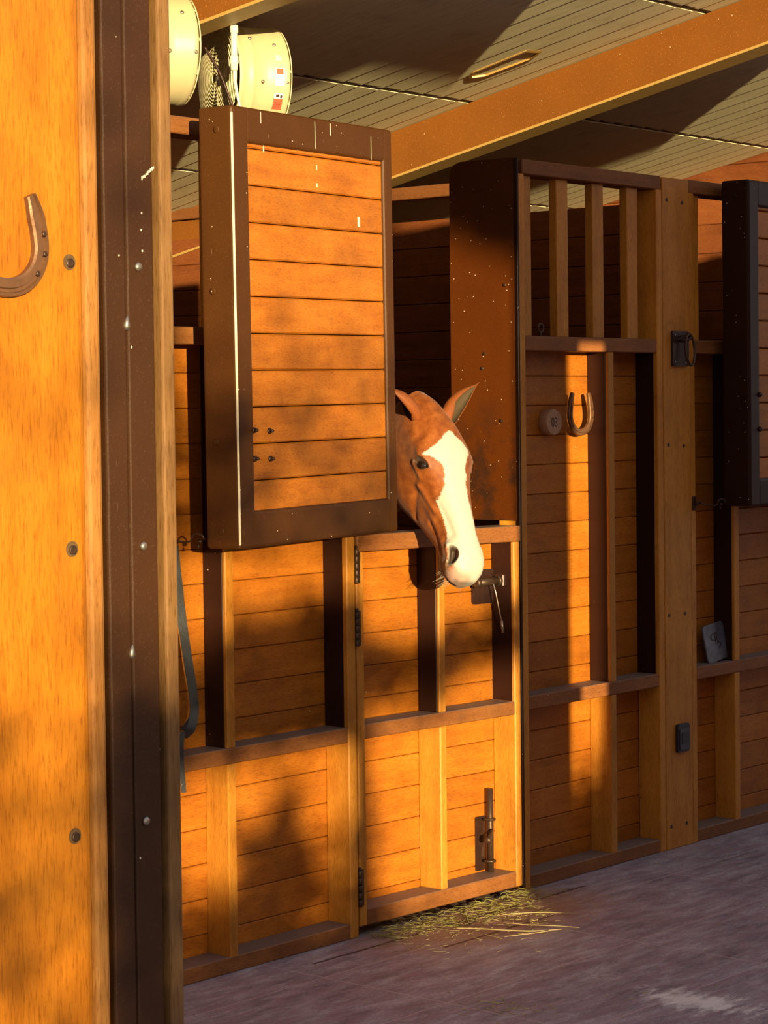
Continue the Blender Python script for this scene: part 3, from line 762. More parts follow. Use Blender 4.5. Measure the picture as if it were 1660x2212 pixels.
# branded metal plaque leaning on the ledge of the far panel
t = thing('metal_plaque', 'grey metal plaque stamped with a curly mark leaning on the far panel ledge', 'plaque', (2.96, .04, .660), rot=(math.radians(-8), math.radians(-6), 0))
m_plq = plain('tarnished_plaque_metal', (.13, .135, .155), .42, .25, .9, 18, .1)
bm = BM(); prism(bm, rrect(-.072, .072, .004, .148, .014), (0, .0, 0), (1, 0, 0), (0, 0, 1), .006, .0015); obj('plate', bm, m_plq, t, local=True)
bm = BM()
def arc(cx, cz_, rx, rz, a0, a1, n=12): return [(cx+rx*math.cos(math.radians(a0+(a1-a0)*i/n)), -.0068, cz_+rz*math.sin(math.radians(a0+(a1-a0)*i/n))) for i in range(n+1)]
tube(bm, [(.016, -.0068, .114)] + [(-.004, -.0068, .108)] + arc(-.012, .096, .015, .012, 70, 290), .0017, 6)
tube(bm, [(-.008, -.0068, .084), (.0, -.0068, .085)], .0015, 6)
tube(bm, [(.003, -.0068, .105), (.001, -.0068, .065)], .0017, 6)
tube(bm, [(.013, -.0068, .114), (.014, -.0068, .068)] + arc(.022, .063, .013, .009, 150, -120), .0017, 6)
obj('stamped_mark', bm, m_ink, t, local=True)

# hooks that hold the shutters open
def hook_eye(label, a, b_, group):
    t = thing('cabin_hook', label, 'hook', a, group)
    a = Vector(a); b_ = Vector(b_); d = b_-a
    bm = BM(); box(bm, a.x-.012, a.x+.012, a.y-.006, a.y, a.z-.026, a.z+.026, .002); obj('plate', bm, m_dkiron, t)
    bm = BM(); tube(bm, [(a.x+.006+.013*math.sin(k), a.y-.017-.011*math.cos(k), a.z+.006*math.cos(k)) for k in [2*PI*i/18 for i in range(19)]], .0035, 8, False); obj('eye', bm, m_iron, t)
    y0 = a.y-.024
    pts = [(a.x+.012, y0, a.z+.002), (a.x+.012+d.x*.22, y0+d.y*.1, a.z-.006), (a.x+d.x*.62, y0+d.y*.5, a.z-.011), (a.x+d.x*.70, y0+d.y*.6, a.z-.006), (a.x+d.x*.75, y0+d.y*.65, a.z+.010), (a.x+d.x*.83, y0+d.y*.75, a.z+.016), (a.x+d.x*.92, y0+d.y*.9, a.z+.010), (a.x+d.x*.95, y0+d.y*.95, a.z-.002)]
    bm = BM(); tube(bm, pts, .0030, 8); obj('hook', bm, m_iron, t)
    bm = BM(); lathe(bm, b_-d*.06, d, [(0, .006), (d.length*.10, .004)], 10); lathe(bm, (b_.x-d.x*.05, b_.y-d.y*.05, b_.z-.02), (0, 0, 1), [(0, .003), (.012, .003)], 8); obj('staple', bm, m_iron, t)
    return t
hook_eye('thin iron hook and eye holding the right-edge shutter', (2.733, -.001, 1.278), (2.835, -.060, 1.272), 'iron shutter hooks')
hook_eye('iron hook at the lower left corner of the wide shutter', (-.031, .003, 1.288), (.028, -.105, 1.280), 'iron shutter hooks')

# black strap hanging from that hook
t = thing('leather_strap', 'black leather strap hanging in a loop beside the foreground column', 'strap', (.02, -.05, .56))
def ribbon(bm, pts, wd, th, side=(1, 0, 0)):
    pts = [Vector(p) for p in pts]; s = Vector(side).normalized(); prev = None
    for i, p in enumerate(pts):
        d = (pts[min(i+1, len(pts)-1)]-pts[max(i-1, 0)]).normalized()
        n = d.cross(s).normalized(); s2 = n.cross(d).normalized()
        ring = [bm.verts.new(p+s2*a*wd/2+n*b_*th/2) for a, b_ in ((-1, -1), (1, -1), (1, 1), (-1, 1))]
        if prev:
            for k in range(4): bm.faces.new((prev[k], prev[(k+1) % 4], ring[(k+1) % 4], ring[k]))
        else: bm.faces.new(ring)
        prev = ring
    bm.faces.new(list(reversed(prev)))
def spline(pts, n=8):
    pts = [Vector(p) for p in pts]; out = []
    for i in range(len(pts)-1):
        p0 = pts[max(i-1, 0)]; p1 = pts[i]; p2 = pts[i+1]; p3 = pts[min(i+2, len(pts)-1)]
        for k in range(n):
            u = k/n
            out.append(.5*((2*p1)+(p2-p0)*u+(2*p0-5*p1+4*p2-p3)*u*u+(3*p1-p0-3*p2+p3)*u**3))
    out.append(pts[-1]); return out
bm = BM(); ribbon(bm, spline([(-.003, -.03, 1.268), (.004, -.034, 1.18), (.020, -.036, 1.05), (.040, -.038, .93), (.054, -.040, .85), (.057, -.042, .79), (.040, -.044, .745), (.008, -.046, .726)]), .026, .0035, (.65, -.76, 0)); obj('loop', bm, m_strap, t)
bm = BM(); ribbon(bm, spline([(.000, -.022, 1.268), (.028, -.020, 1.10), (.055, -.022, .95), (.066, -.022, .84), (.060, -.026, .775), (.020, -.03, .742)]), .014, .003, (.65, -.76, 0)); obj('loop', bm, m_strap, t)
bm = BM(); ribbon(bm, spline([(.006, -.046, .74), (.004, -.04, .69), (.008, -.04, .62), (.012, -.04, .565)]), .014, .004, (.65, -.76, 0)); obj('tail', bm, m_strap, t)
bm = BM(); box(bm, .001, .020, -.044, -.036, .588, .591, .0008); obj('keeper', bm, m_zinc, t, 'thin pale keeper')

# ------------------------------------------------------------------ drum fans above the stall front
def drum_fan(label, c, ax, R, L_, stickers=False, cord=False):
    """c: centre of the far rim, ax: from the grille end towards that rim"""
    t = thing('drum_fan', label, 'fan', c, 'cream drum fans above the stall')
    c = Vector(c); ax = Vector(ax).normalized(); o = c-ax*L_
    u = Vector((0, 0, 1)); u = (u-ax*u.dot(ax)).normalized(); v = ax.cross(u)
    bm = BM()
    lathe(bm, o, ax, [(0, R*.985), (.004, R*1.0), (.010, R*1.0), (.013, R*.985), (L_*.25, R*.985), (L_*.26, R*.995), (L_*.29, R*.995), (L_*.30, R*.985), (L_*.62, R*.985), (L_*.63, R*.992), (L_-.022, R*.992), (L_-.018, R*1.01), (L_-.004, R*1.015), (L_, R*1.0), (L_, R*.95), (L_-.02, R*.95), (.02, R*.95), (0, R*.95), (0, R*.985)], 72, False)
    obj('drum', bm, m_fan, t)
    # spiral wire grille at both ends
    for e, s in ((o-ax*.012, -1), (c+ax*.006, 1)):
        bm = BM()
        for k in range(15):
            r = R*(.10+.88*k/14)
            tube(bm, [e+ax*s*.012*(1-(r/R)**2)+(u*math.cos(2*PI*i/40)+v*math.sin(2*PI*i/40))*r for i in range(41)], .0020, 6, False)
        for k in range(10):
            a = 2*PI*k/10
            pts = []
            for i in range(9):
                r = R*(.1+.88*i/8); aa = a+.9*i/8
                pts.append(e-ax*s*.002+ax*s*.012*(1-(r/R)**2)+(u*math.cos(aa)+v*math.sin(aa))*r)
            tube(bm, pts, .0024, 5)
        obj('grille', bm, m_grille, t)
    bm = BM(); lathe(bm, o+ax*.02, ax, [(0, .02), (.01, R*.3), (L_*.6, R*.3), (L_*.65, .02)], 24); obj('motor', bm, m_dkiron, t)
    bm = BM()
    for k in range(5):
        a = 2*PI*k/5; p0 = o+ax*L_*.55
        d1 = u*math.cos(a)+v*math.sin(a); d2 = -u*math.sin(a)+v*math.cos(a)
        q_ = [p0+d1*R*.25-d2*R*.14, p0+d1*R*.88-d2*R*.2+ax*.02, p0+d1*R*.88+d2*R*.25-ax*.02, p0+d1*R*.25+d2*R*.14-ax*.02]
        lo = [bm.verts.new(p) for p in q_]; hi = [bm.verts.new(p+ax*.004) for p in q_]
        bm.faces.new(lo); bm.faces.new(list(reversed(hi)))
        for i in range(4): bm.faces.new((lo[i], hi[i], hi[(i+1) % 4], lo[(i+1) % 4]))
    obj('blades', bm, m_dkiron, t)
    # screws around the drum facing the aisle
    view = (Vector(CAM_LOC)-c).normalized(); ang0 = math.atan2(view.dot(v), view.dot(u))
    def surf(f, a, up_=1.0): return o+ax*L_*f+(u*math.cos(a)+v*math.sin(a))*R*up_
    for f, da in ((.45, .0), (.75, .75), (.30, .9), (.95, .0)):
        bm = BM(); a = ang0-da; lathe(bm, surf(f, a, .985), surf(f, a, 2)-surf(f, a), [(0, .006), (.004, .006), (.006, .003)], 10); obj('screw', bm, m_zinc, t)
    def patch(name, f0, f1, a0, a1, m, k=1.004):
        bm = BM(); g_ = [[bm.verts.new(surf(f0+(f1-f0)*i/3, a0+(a1-a0)*j/4, k)) for j in range(5)] for i in range(4)]
        for i in range(3):
            for j in range(4): bm.faces.new((g_[i][j], g_[i+1][j], g_[i+1][j+1], g_[i][j+1]))
        return obj(name, bm, m, t)
    if stickers:
        for s in ((.72, .90, .18, .30), (.72, .90, -.13, .02)): pass
        sg = -1
        patch('white_sticker', .70, .88, ang0+sg*.27, ang0+sg*-.06, m_label, 1.003); patch('red_sticker', .72, .86, ang0+sg*.26, ang0+sg*.15, m_red, 1.005)
        patch('white_sticker', .70, .88, ang0+sg*-.20, ang0+sg*-.30, m_label, 1.003); patch('red_sticker', .70, .88, ang0+sg*-.31, ang0+sg*-.52, m_red, 1.003)
        patch('sticker_mark', .735, .80, ang0+sg*-.22, ang0+sg*-.275, m_ink, 1.006); patch('sticker_mark', .82, .86, ang0+sg*-.235, ang0+sg*-.29, m_ink, 1.006)
        for k in range(3): patch('sticker_mark', .73, .85, ang0+sg*(-.38-.035*k), ang0+sg*(-.388-.035*k), m_ink, 1.006)
        for k in range(3): patch('sticker_mark', .72, .86, ang0+sg*(.115-.045*k), ang0+sg*(.108-.045*k), m_chip, 1.006)
        patch('white_sticker', .72, .84, ang0+sg*.52, ang0+sg*.40, m_chip, 1.003)
    return t
AX = Vector((.91, -.415, .0))
drum_fan('cream drum fan with red and white stickers above the wide shutter', (.963, .480, 2.719), AX, .172, .172, stickers=True)
drum_fan('cream drum fan half hidden behind the foreground column', (.243, .166, 2.705), AX, .161, .161)
t = thing('conduit_pipe', 'white plastic conduit pipe hanging beside the drum fan grille', 'pipe', (.655, .344, 2.55))
bm = BM(); tube(bm, [(.656, .344, 2.850), (.654, .344, 2.712)], .0104, 14); lathe(bm, (.656, .344, 2.850), (0, 0, -1), [(0, .0133), (.022, .0133), (.024, .0104)], 16); lathe(bm, (.654, .344, 2.756), (0, 0, -1), [(0, .0114), (.003, .0143), (.024, .0143), (.027, .0119), (.044, .0114), (.047, .007)], 16); obj('tube', bm, m_white, t)
bm = BM(); tube(bm, spline([(.654, .344, 2.712), (.658, .342, 2.663), (.664, .336, 2.614), (.672, .327, 2.552)]), .0048, 8); obj('cable', bm, m_white, t, 'thin pale cable')
t = thing('power_cable', 'dark cable crossing the grille between the two drum fans', 'cable', (.6, .34, 2.55))
bm = BM(); tube(bm, spline([(.552, .371, 2.774), (.598, .356, 2.702), (.629, .345, 2.629), (.655, .335, 2.557)]), .0045, 8); obj('cable', bm, m_dkiron, t)

# ------------------------------------------------------------------ the horse
HS = Vector((-.1867, -.4778, -.8584)).normalized()            # poll -> muzzle
HD = Vector((-.1096, -.8582, .5015)); HD = (HD-HS*HD.dot(HS)).normalized()   # towards the forehead side
HW = HS.cross(HD); HW = HW if HW.x > 0 else -HW               # horse's left
HP = Vector((1.107, -.0619, 1.6692))
def H(s, y, w): return HP + HS*s + HD*y + HW*w
ST = [  # s, top, (w,y)x4, bottom
 (-.045, -.030, (.030, -.034), (.048, -.060), (.052, -.095), (.040, -.135), -.160),
 (.000, .000, (.034, -.005), (.060, -.038), (.068, -.090), (.054, -.150), -.185),
 (.050, .024, (.042, .014), (.078, -.028), (.084, -.090), (.064, -.180), -.215),
 (.110, .040, (.050, .030), (.092, -.012), (.092, -.085), (.070, -.200), -.243),
 (.170, .043, (.058, .033), (.103, -.006), (.096, -.080), (.074, -.208), -.256),
 (.215, .040, (.060, .030), (.104, -.008), (.094, -.076), (.075, -.198), -.250),
 (.260, .032, (.052, .022), (.087, -.014), (.087, -.065), (.070, -.190), -.246),
 (.310, .023, (.044, .014), (.069, -.018), (.075, -.056), (.058, -.170), -.222),
 (.370, .014, (.037, .006), (.056, -.022), (.063, -.056), (.044, -.146), -.190),
 (.430, .008, (.032, .000), (.048, -.025), (.053, -.060), (.038, -.126), -.165),
 (.480, .002, (.031, -.006), (.047, -.028), (.054, -.065), (.038, -.118), -.152),
 (.525, -.005, (.035, -.013), (.056, -.034), (.061, -.070), (.043, -.118), -.150),
 (.565, -.016, (.036, -.022), (.056, -.042), (.059, -.077), (.043, -.119), -.147),
 (.595, -.034, (.032, -.039), (.047, -.055), (.050, -.082), (.037, -.112), -.132),
 (.612, -.058, (.018, -.061), (.029, -.071), (.031, -.087), (.022, -.103), -.114)]
def catmull(vals, x, xs):
    i = max(0, min(len(xs)-2, int(np.searchsorted(xs, x)-1)))
    p0 = vals[max(i-1, 0)]; p1 = vals[i]; p2 = vals[i+1]; p3 = vals[min(i+2, len(xs)-1)]
    u = (x-xs[i])/(xs[i+1]-xs[i])
    return .5*(2*p1+(p2-p0)*u+(2*p0-5*p1+4*p2-p3)*u*u+(3*p1-p0-3*p2+p3)*u**3)
xs = [r[0] for r in ST]
flat = np.array([[0, r[1]]+[c for q in r[2:6] for c in q]+[0, r[6]] for r in ST])
def section(s, n=7):
    f = catmull(flat, s, xs).reshape(-1, 2)
    full = np.concatenate([f, f[-2:0:-1]*np.array([-1, 1])])
    m_ = len(full); out = []
    for i in range(m_):
        p0, p1, p2, p3 = full[i-1], full[i], full[(i+1) % m_], full[(i+2) % m_]
        for k in range(n):
            u = k/n; out.append(.5*(2*p1+(p2-p0)*u+(2*p0-5*p1+4*p2-p3)*u*u+(3*p1-p0-3*p2+p3)*u**3))
    return out
def loft(bm, rings):
    vr = [[bm.verts.new(p) for p in r] for r in rings]
    n = len(vr[0])
    for a, b_ in zip(vr, vr[1:]):
        for k in range(n): bm.faces.new((a[k], a[(k+1) % n], b_[(k+1) % n], b_[k]))
    bm.faces.new(list(reversed(vr[0]))); bm.faces.new(vr[-1])
def ell_rings(path, nseg=28, sub=4):
    """path rows: centre xyz, half width, half height, axis dir (x,y,z)"""
    P_ = np.array(path, float); idx = np.arange(len(P_)); rings = []
    for j in np.linspace(0, len(P_)-1, (len(P_)-1)*sub+1):
        r = catmull(P_, j, list(idx)) if j > 0 else P_[0]
        c = Vector(r[:3]); d = Vector(r[5:8]).normalized(); side = d.cross(Vector((0, 0, 1)))
        if side.length < .2: side = Vector((1, 0, 0))
        side.normalize(); up = side.cross(d)
        rings.append([c+side*r[3]*math.cos(2*PI*k/nseg)+up*r[4]*math.sin(2*PI*k/nseg) for k in range(nseg)])
    return rings
parts_bm = []
bm = BM()
loft(bm, [[H(s, q[1], q[0]) for q in section(s)] for s in np.linspace(-.045, .612, 70)])
parts_bm.append(bm)
# neck
bm = BM()
loft(bm, ell_rings([(1.100, -.045, 1.545, .072, .105, 0, -1, .15), (1.100, .04, 1.500, .080, .135, 0, -1, .35), (1.098, .17, 1.440, .088, .160, 0, -1, .5), (1.095, .36, 1.345, .105, .195, 0, -1, .5), (1.092, .58, 1.235, .140, .250, 0, -1, .45), (1.09, .84, 1.150, .200, .310, 0, -1, .2), (1.09, 1.05, 1.12, .22, .32, 0, -1, 0)]))
parts_bm.append(bm)
# trunk
bm = BM()
loft(bm, ell_rings([(1.09, .62, 1.10, .10, .16, 0, 1, 0), (1.09, .72, 1.10, .19, .26, 0, 1, 0), (1.09, .95, 1.12, .235, .33, 0, 1, 0), (1.09, 1.25, 1.10, .27, .345, 0, 1, 0), (1.09, 1.65, 1.11, .285, .335, 0, 1, 0), (1.09, 2.0, 1.15, .275, .30, 0, 1, 0), (1.09, 2.28, 1.19, .255, .27, 0, 1, 0), (1.09, 2.5, 1.17, .17, .20, 0, 1, 0), (1.09, 2.57, 1.15, .06, .09, 0, 1, 0)]))
parts_bm.append(bm)
for sx_ in (-1, 1):
    bm = BM(); x0 = 1.09+sx_*.13
    tube(bm, [(x0, .98, 1.05), (x0, .96, .86), (x0, .95, .70), (x0, .95, .50), (x0, .955, .44), (x0, .96, .40), (x0, .965, .20), (x0, .96, .14), (x0, .945, .09), (x0, .935, .055), (x0, .93, .0)], [.13, .095, .066, .047, .052, .042, .031, .038, .036, .058, .066], 18)
    parts_bm.append(bm)
    bm = BM()
    tube(bm, [(x0, 2.22, 1.15), (x0, 2.22, .98), (x0, 2.17, .82), (x0, 2.28, .66), (x0, 2.38, .52), (x0, 2.36, .44), (x0, 2.34, .22), (x0, 2.33, .15), (x0, 2.315, .09), (x0, 2.305, .055), (x0, 2.30, 0)], [.19, .165, .12, .075, .05, .046, .034, .040, .038, .058, .066], 18)
    parts_bm.append(bm)
me = bpy.data.meshes.new('horse_raw')
big = BM()
for p_ in parts_bm:
    bmesh.ops.recalc_face_normals(p_, faces=p_.faces[:])
    tm = bpy.data.meshes.new('tmp'); p_.to_mesh(tm); p_.free(); big.from_mesh(tm); bpy.data.meshes.remove(tm)
big.to_mesh(me); big.free()
tmp = bpy.data.objects.new('horse_tmp', me); C.objects.link(tmp)
md = tmp.modifiers.new('r', 'REMESH'); md.mode = 'VOXEL'; md.voxel_size = .0042; md.use_smooth_shade = True
bpy.context.view_layer.update()
body = bpy.data.meshes.new_from_object(tmp.evaluated_get(bpy.context.evaluated_depsgraph_get()))
bpy.data.objects.remove(tmp)
nv = len(body.vertices)
co = np.empty(nv*3); body.vertices.foreach_get('co', co); co = co.reshape(-1, 3)
ed = np.empty(len(body.edges)*2, dtype=np.int64); body.edges.foreach_get('vertices', ed); ed = ed.reshape(-1, 2)
deg = np.bincount(ed.ravel(), minlength=nv).astype(float)[:, None]
def lap(co, lam, mask=None):
    s_ = np.zeros_like(co)
    for k in range(3):
        s_[:, k] = np.bincount(ed[:, 0], co[ed[:, 1], k], nv)+np.bincount(ed[:, 1], co[ed[:, 0], k], nv)
    d = (s_/deg-co)*lam
    return co+(d if mask is None else d*mask[:, None])
hs = np.array(HS); hd = np.array(HD); hw = np.array(HW); hp = np.array(HP)
def loc_(co):
    q = co-hp; return q@hs, q@hd, q@hw
s0, y0, w0 = loc_(co)
seam = np.exp(-((s0-.06)/.10)**2)*(y0 < -.06)*(co[:, 1] < .5)
for _ in range(4): co = lap(co, .5)
for _ in range(40): co = lap(co, .6, np.clip(np.where((s0 > .33), 0, 1)*np.clip(seam*1.2+(co[:, 1] > .1)*1.0, 0, 1), 0, 1))
s, y, w_ = loc_(co); sg = np.sign(w_); aw = np.abs(w_)
inh = (s > -.1) & (s < .64) & (co[:, 1] < .30)
def g2(ds, dy, a, b_): return np.exp(-((ds/a)**2+(dy/b_)**2))
def seg(s1, y1, s2, y2, wid):
    dx_, dy_ = s2-s1, y2-y1; L2 = dx_*dx_+dy_*dy_
    t_ = np.clip(((s-s1)*dx_+(y-y1)*dy_)/L2, 0, 1)
    return np.exp(-(((s-s1-t_*dx_)**2+(y-y1-t_*dy_)**2)/wid**2))
side = (aw > .022)*inh
lat = np.zeros(nv)
lat += .0075*g2(s-.200, y+.006, .030, .012)                # brow ridge above the eye
lat += .006*seg(.208, -.048, .262, -.050, .010)            # lower lid swell
lat -= .009*g2(s-.130, y-.004, .028, .016)                 # hollow above the eye
lat += .008*seg(.275, -.072, .375, -.058, .010)            # facial crest
lat -= .007*seg(.285, -.100, .335, -.165, .012)            # front edge of the cheek
lat += .006*g2(s-.20, y+.150, .07, .06)                    # cheek muscle
lat -= .0035*seg(.36, -.035, .47, -.030, .010)             # side of the nose
lat += .0045*seg(.33, -.085, .50, -.078, .012)             # cheek vein / lip lifter
lat -= .0040*seg(.39, -.105, .50, -.095, .009)
lat += .009*g2(s-.500, y+.050, .016, .020)                 # nostril wing
lat += .007*g2(s-.560, y+.072, .018, .022)
# nostril: comma shaped hollow opening outwards and forwards
def patch_frame(c, n, t1):
    n = np.array(n, float); n /= np.linalg.norm(n); t1 = np.array(t1, float); t1 -= n*(t1@n); t1 /= np.linalg.norm(t1)
    return np.array(c), n, t1, np.cross(n, t1)
L3 = np.stack([s, y, aw], 1)
c_, n_, t1_, t2_ = patch_frame((.535, -.046, .050), (.25, .62, .74), (1, -.30, 0))
q_ = L3-c_; ra, rb, rn = q_@t1_, q_@t2_, q_@n_
ok = (np.abs(rn) < .035)*inh
bend = rb+.30*(ra+.01)**2/.03
nd = np.sqrt((ra/.031)**2+(bend/.0165)**2)
hole = np.clip((1.22-nd)/.75, 0, 1); hole = hole*hole*(3-2*hole)*ok
rim = np.exp(-((nd-1.22)/.20)**2)*ok
nrm3 = hd*n_[1]+hs*n_[0]
def push(amount, nv_):
    global co
    co += hw*(amount*sg*nv_[2])[:, None]+hd*(amount*nv_[1])[:, None]+hs*(amount*nv_[0])[:, None]
lat += 0
# mouth slit
mouth = seg(.515, -.119, .565, -.123, .0042)+seg(.565, -.123, .615, -.106, .0042)
lat -= .0085*np.clip(mouth, 0, 1)
co += hw*(lat*sg*side)[:, None]
push(.0045*rim-.034*hole, n_)
# eye socket, facing outwards and a little forwards
EYC = (.226, -.024, .0905); EYN = (-.05, .50, .86)
c_, ne_, t1_, t2_ = patch_frame(EYC, EYN, (.66, .70, 0))
q_ = L3-c_; e1, e2, en = q_@t1_, q_@t2_, q_@ne_
oke = (np.abs(en) < .035)*inh
almond = (np.abs(e1)/.0265)**2+(np.abs(e2)/(.0150*np.clip(1-(e1/.040)**2, .2, 1)))**2
sock = np.clip((1.30-almond)/.7, 0, 1)*oke
lid = np.exp(-((np.sqrt(almond)-1.22)/.15)**2)*oke
push(.005*lid-.016*sock, ne_)
# chin and poll tuft shaping
co += -hd*(np.exp(-(((s-.545)/.022)**2+(w_/.03)**2))*(y < -.105)*.010*inh)[:, None]
co += hs*(-np.exp(-(((w_+.005)/.030)**2+((y+.012)/.035)**2))*(s < .03)*.016*inh)[:, None]
for _ in range(2): co = lap(co, .35)
# fine fur and vein relief
s, y, w_ = loc_(co)
body.vertices.foreach_set('co', co.ravel())
# coat colours
rng = np.array([noise.fractal(Vector(c)*38, 1.0, 2.0, 4) for c in co]) if nv < 900000 else np.zeros(nv)
fine_ = np.array([noise.noise(Vector(c)*160) for c in co])
Ls = [0, .125, .136, .155, .175, .190, .208, .218, .243, .268, .306, .352, .376, .406, .444, .490, .520, .535, .62]
Lw = [.05, .03, -.010, -.030, -.051, -.074, -.104, -.082, -.060, -.050, -.053, -.062, -.068, -.066, -.064, -.063, -.062, -.058, -.058]
Rs = [0, .125, .140, .159, .175, .190, .205, .227, .251, .297, .343, .366, .405, .443, .481, .508, .53, .62]
Rw = [-.05, -.02, .015, .031, .054, .072, .068, .049, .036, .030, .024, .027, .028, .027, .031, .044, .062, .062]
jag = rng*.007+fine_*.004
lw_ = np.interp(s, Ls, Lw)+jag; rw_ = np.interp(s, Rs, Rw)+jag
front = y > np.interp(s, [.1, .2, .3, .45, .52, .58, .62], [-.03, -.035, -.035, -.045, -.062, -.095, -.10])
blz = np.clip((w_-lw_)/.004+.5, 0, 1)*np.clip((rw_-w_)/.004+.5, 0, 1)*front*inh
base = np.array([.235, .062, .010]); dk = np.array([.14, .032, .005]); lt_ = np.array([.34, .105, .022])
v_ = np.clip(.5+rng*.45+fine_*.18, 0, 1)[:, None]
col = np.where(v_ < .5, dk+(base-dk)*v_*2, base+(lt_-base)*(v_-.5)*2)
grey = np.array([.14, .095, .050])
# greyish muzzle skin around mouth and chin, dark corner of the nostril
gm = np.clip((s-.47)/.05, 0, 1)*np.clip((-.062-y)/.02, 0, 1)*inh
col = col*(1-.75*gm[:, None])+grey*.75*gm[:, None]
white = np.array([.51, .485, .41])*(1+.05*fine_[:, None])
col = col*(1-blz[:, None])+white*blz[:, None]
pink = np.array([.50, .26, .19])
pk = np.clip((s-.560)/.02, 0, 1)*np.clip((-.034-y)/.02, 0, 1)*np.clip((.008-w_)/.02, 0, 1)*np.clip((y+.118)/.012, 0, 1)*inh
col = col*(1-.8*pk[:, None])+pink*.8*pk[:, None]
tip = np.clip((s-.597+fine_*.006)/.007, 0, 1)*np.clip((-.066-y)/.012, 0, 1)*inh
col = col*(1-.7*tip[:, None])+np.array([.13, .105, .075])*.7*tip[:, None]
lp = np.clip((s-.545)/.02, 0, 1)*np.clip((-.121-y)/.005, 0, 1)*np.clip((y+.136)/.006, 0, 1)*inh
col = col*(1-.8*lp[:, None])+np.array([.52, .29, .22])*.8*lp[:, None]
t2n = 1.0
nh = hole
inner = np.where((rb*np.sign(t2n) < .004)[:, None], np.array([[.045, .028, .016]]), np.array([[.20, .065, .045]]))
nh = np.clip(nh*2.2-.15, 0, 1); col = col*(1-nh[:, None])+inner*nh[:, None]
ml = np.clip(mouth, 0, 1)*side; col *= (1-.8*ml)[:, None]
ek = np.clip((2.2-almond)/.9, 0, 1)*oke; col = col*(1-.85*ek[:, None])+np.array([.035, .018, .010])*.85*ek[:, None]
hoof = np.clip((.08-co[:, 2])/.01, 0, 1)[:, None]; col = col*(1-hoof)+np.array([.05, .04, .03])*hoof
at = body.attributes.new('coat', 'FLOAT_COLOR', 'POINT')
buf = np.ones((nv, 4), dtype=np.float32); buf[:, :3] = np.clip(col, 0, 1); at.data.foreach_set('color', buf.ravel())
m, nt, b = newmat('chestnut_coat'); m_coat = m
a_ = N(nt, 'ShaderNodeAttribute', attribute_name='coat'); geo = N(nt, 'ShaderNodeNewGeometry')
fur = noise_n(nt, mapping(nt, geo.outputs['Position'], (420, 420, 130)), 1.0, 3, .6)
cc = mixc(nt, .5, a_.outputs['Color'], ramp(nt, fur, [(.3, (.72, .70, .66)), (.7, (1.15, 1.15, 1.15))]), 'MULTIPLY')
nt.links.new(cc, b.inputs['Base Color']); b.inputs['Roughness'].default_value = .52; b.inputs['Specular IOR Level'].default_value = .3
b.inputs['Sheen Weight'].default_value = .12; b.inputs['Sheen Roughness'].default_value = .4
bump(nt, b, fur, .25, .0012)
tH = thing('horse', 'chestnut horse with a broad white blaze looking out over the half door', 'horse', (1.09, 1.2, 0))
for p_ in body.polygons: p_.use_smooth = True
body.materials.clear(); body.materials.append(m_coat); body.name = 'body'
ob = bpy.data.objects.new('body', body); C.objects.link(ob); ob.parent = tH; ob.location = -ORG[tH.name]
ORG['body'] = Vector((0, 0, 0))

# eyes
m, nt, b = newmat('dark_horse_eye'); m_eye = m
b.inputs['Base Color'].default_value = (.012, .006, .004, 1); b.inputs['Roughness'].default_value = .04; b.inputs['Specular IOR Level'].default_value = .8
for sg_ in (-1, 1):
    bm = BM(); bmesh.ops.create_uvsphere(bm, u_segments=32, v_segments=20, radius=.0235)
    bmesh.ops.translate(bm, verts=bm.verts[:], vec=H(.226+.05*.017, -.024-.50*.0165, sg_*(.0905-.86*.0165)))
    obj('eye', bm, m_eye, tH, smooth=True, label='dark glossy eye')
# ears: curled leaf shapes with the opening turned outwards and forwards
m_earin = plain('pale_inner_ear_fur', (.060, .036, .013), .8, 0, .35, 90, .3)
def ear(base, tip, open_dir, wid, label=None):
    base = Vector(base); tip = Vector(tip); base = base+(base-tip).normalized()*.022; ax = (tip-base); Ln = ax.length; ax.normalize()
    f = Vector(open_dir); f = (f-ax*f.dot(ax)).normalized(); sd_ = ax.cross(f)
    bm = BM(); bi = BM(); NU, NV = 22, 18; outer = []; inner = []
    for i in range(NU+1):
        u = i/NU
        r = wid*(1.0*math.sin(PI*min(1, .30+.70*u))**.75 if u > .28 else (.80+.2*math.sin(u/.28*PI/2)))
        r = max(r*(1-u**6), .0012)
        closed = max(0, 1-u/.32)
        span = math.radians(118+58*closed)
        curl = f*(-.010*math.sin(PI*u)) + sd_*0.0
        ro, ri = [], []
        for j in range(NV+1):
            a = -span+2*span*j/NV
            d = -f*math.cos(a)*.72+sd_*math.sin(a)
            c = base+ax*(Ln*u)+curl
            ro.append(c+d*r); ri.append(c+d*max(r-.0035, .0004)+f*.0006)
        outer.append(ro); inner.append(ri)
    for L_, m_b in ((outer, bm), (inner, bi)):
        g_ = [[m_b.verts.new(p) for p in r] for r in L_]
        for i in range(NU):
            for j in range(NV): m_b.faces.new((g_[i][j], g_[i][j+1], g_[i+1][j+1], g_[i+1][j])).smooth = True
        if m_b is bm:
            # rim lip joining to the inner skin
            gi = [[bm.verts.new(p) for p in (inner[i][0], inner[i][-1])] for i in range(NU+1)]
            for i in range(NU):
                bm.faces.new((g_[i][0], g_[i+1][0], gi[i+1][0], gi[i][0])); bm.faces.new((g_[i][-1], g_[i+1][-1], gi[i+1][1], gi[i][1]))
    me_ = obj('ear', bm, m_earcoat, tH, label)
    obj('ear_lining', bi, m_earin, me_)
m_earcoat = plain('chestnut_ear_fur', (.235, .062, .011), .55, 0, .3, 120, .3)
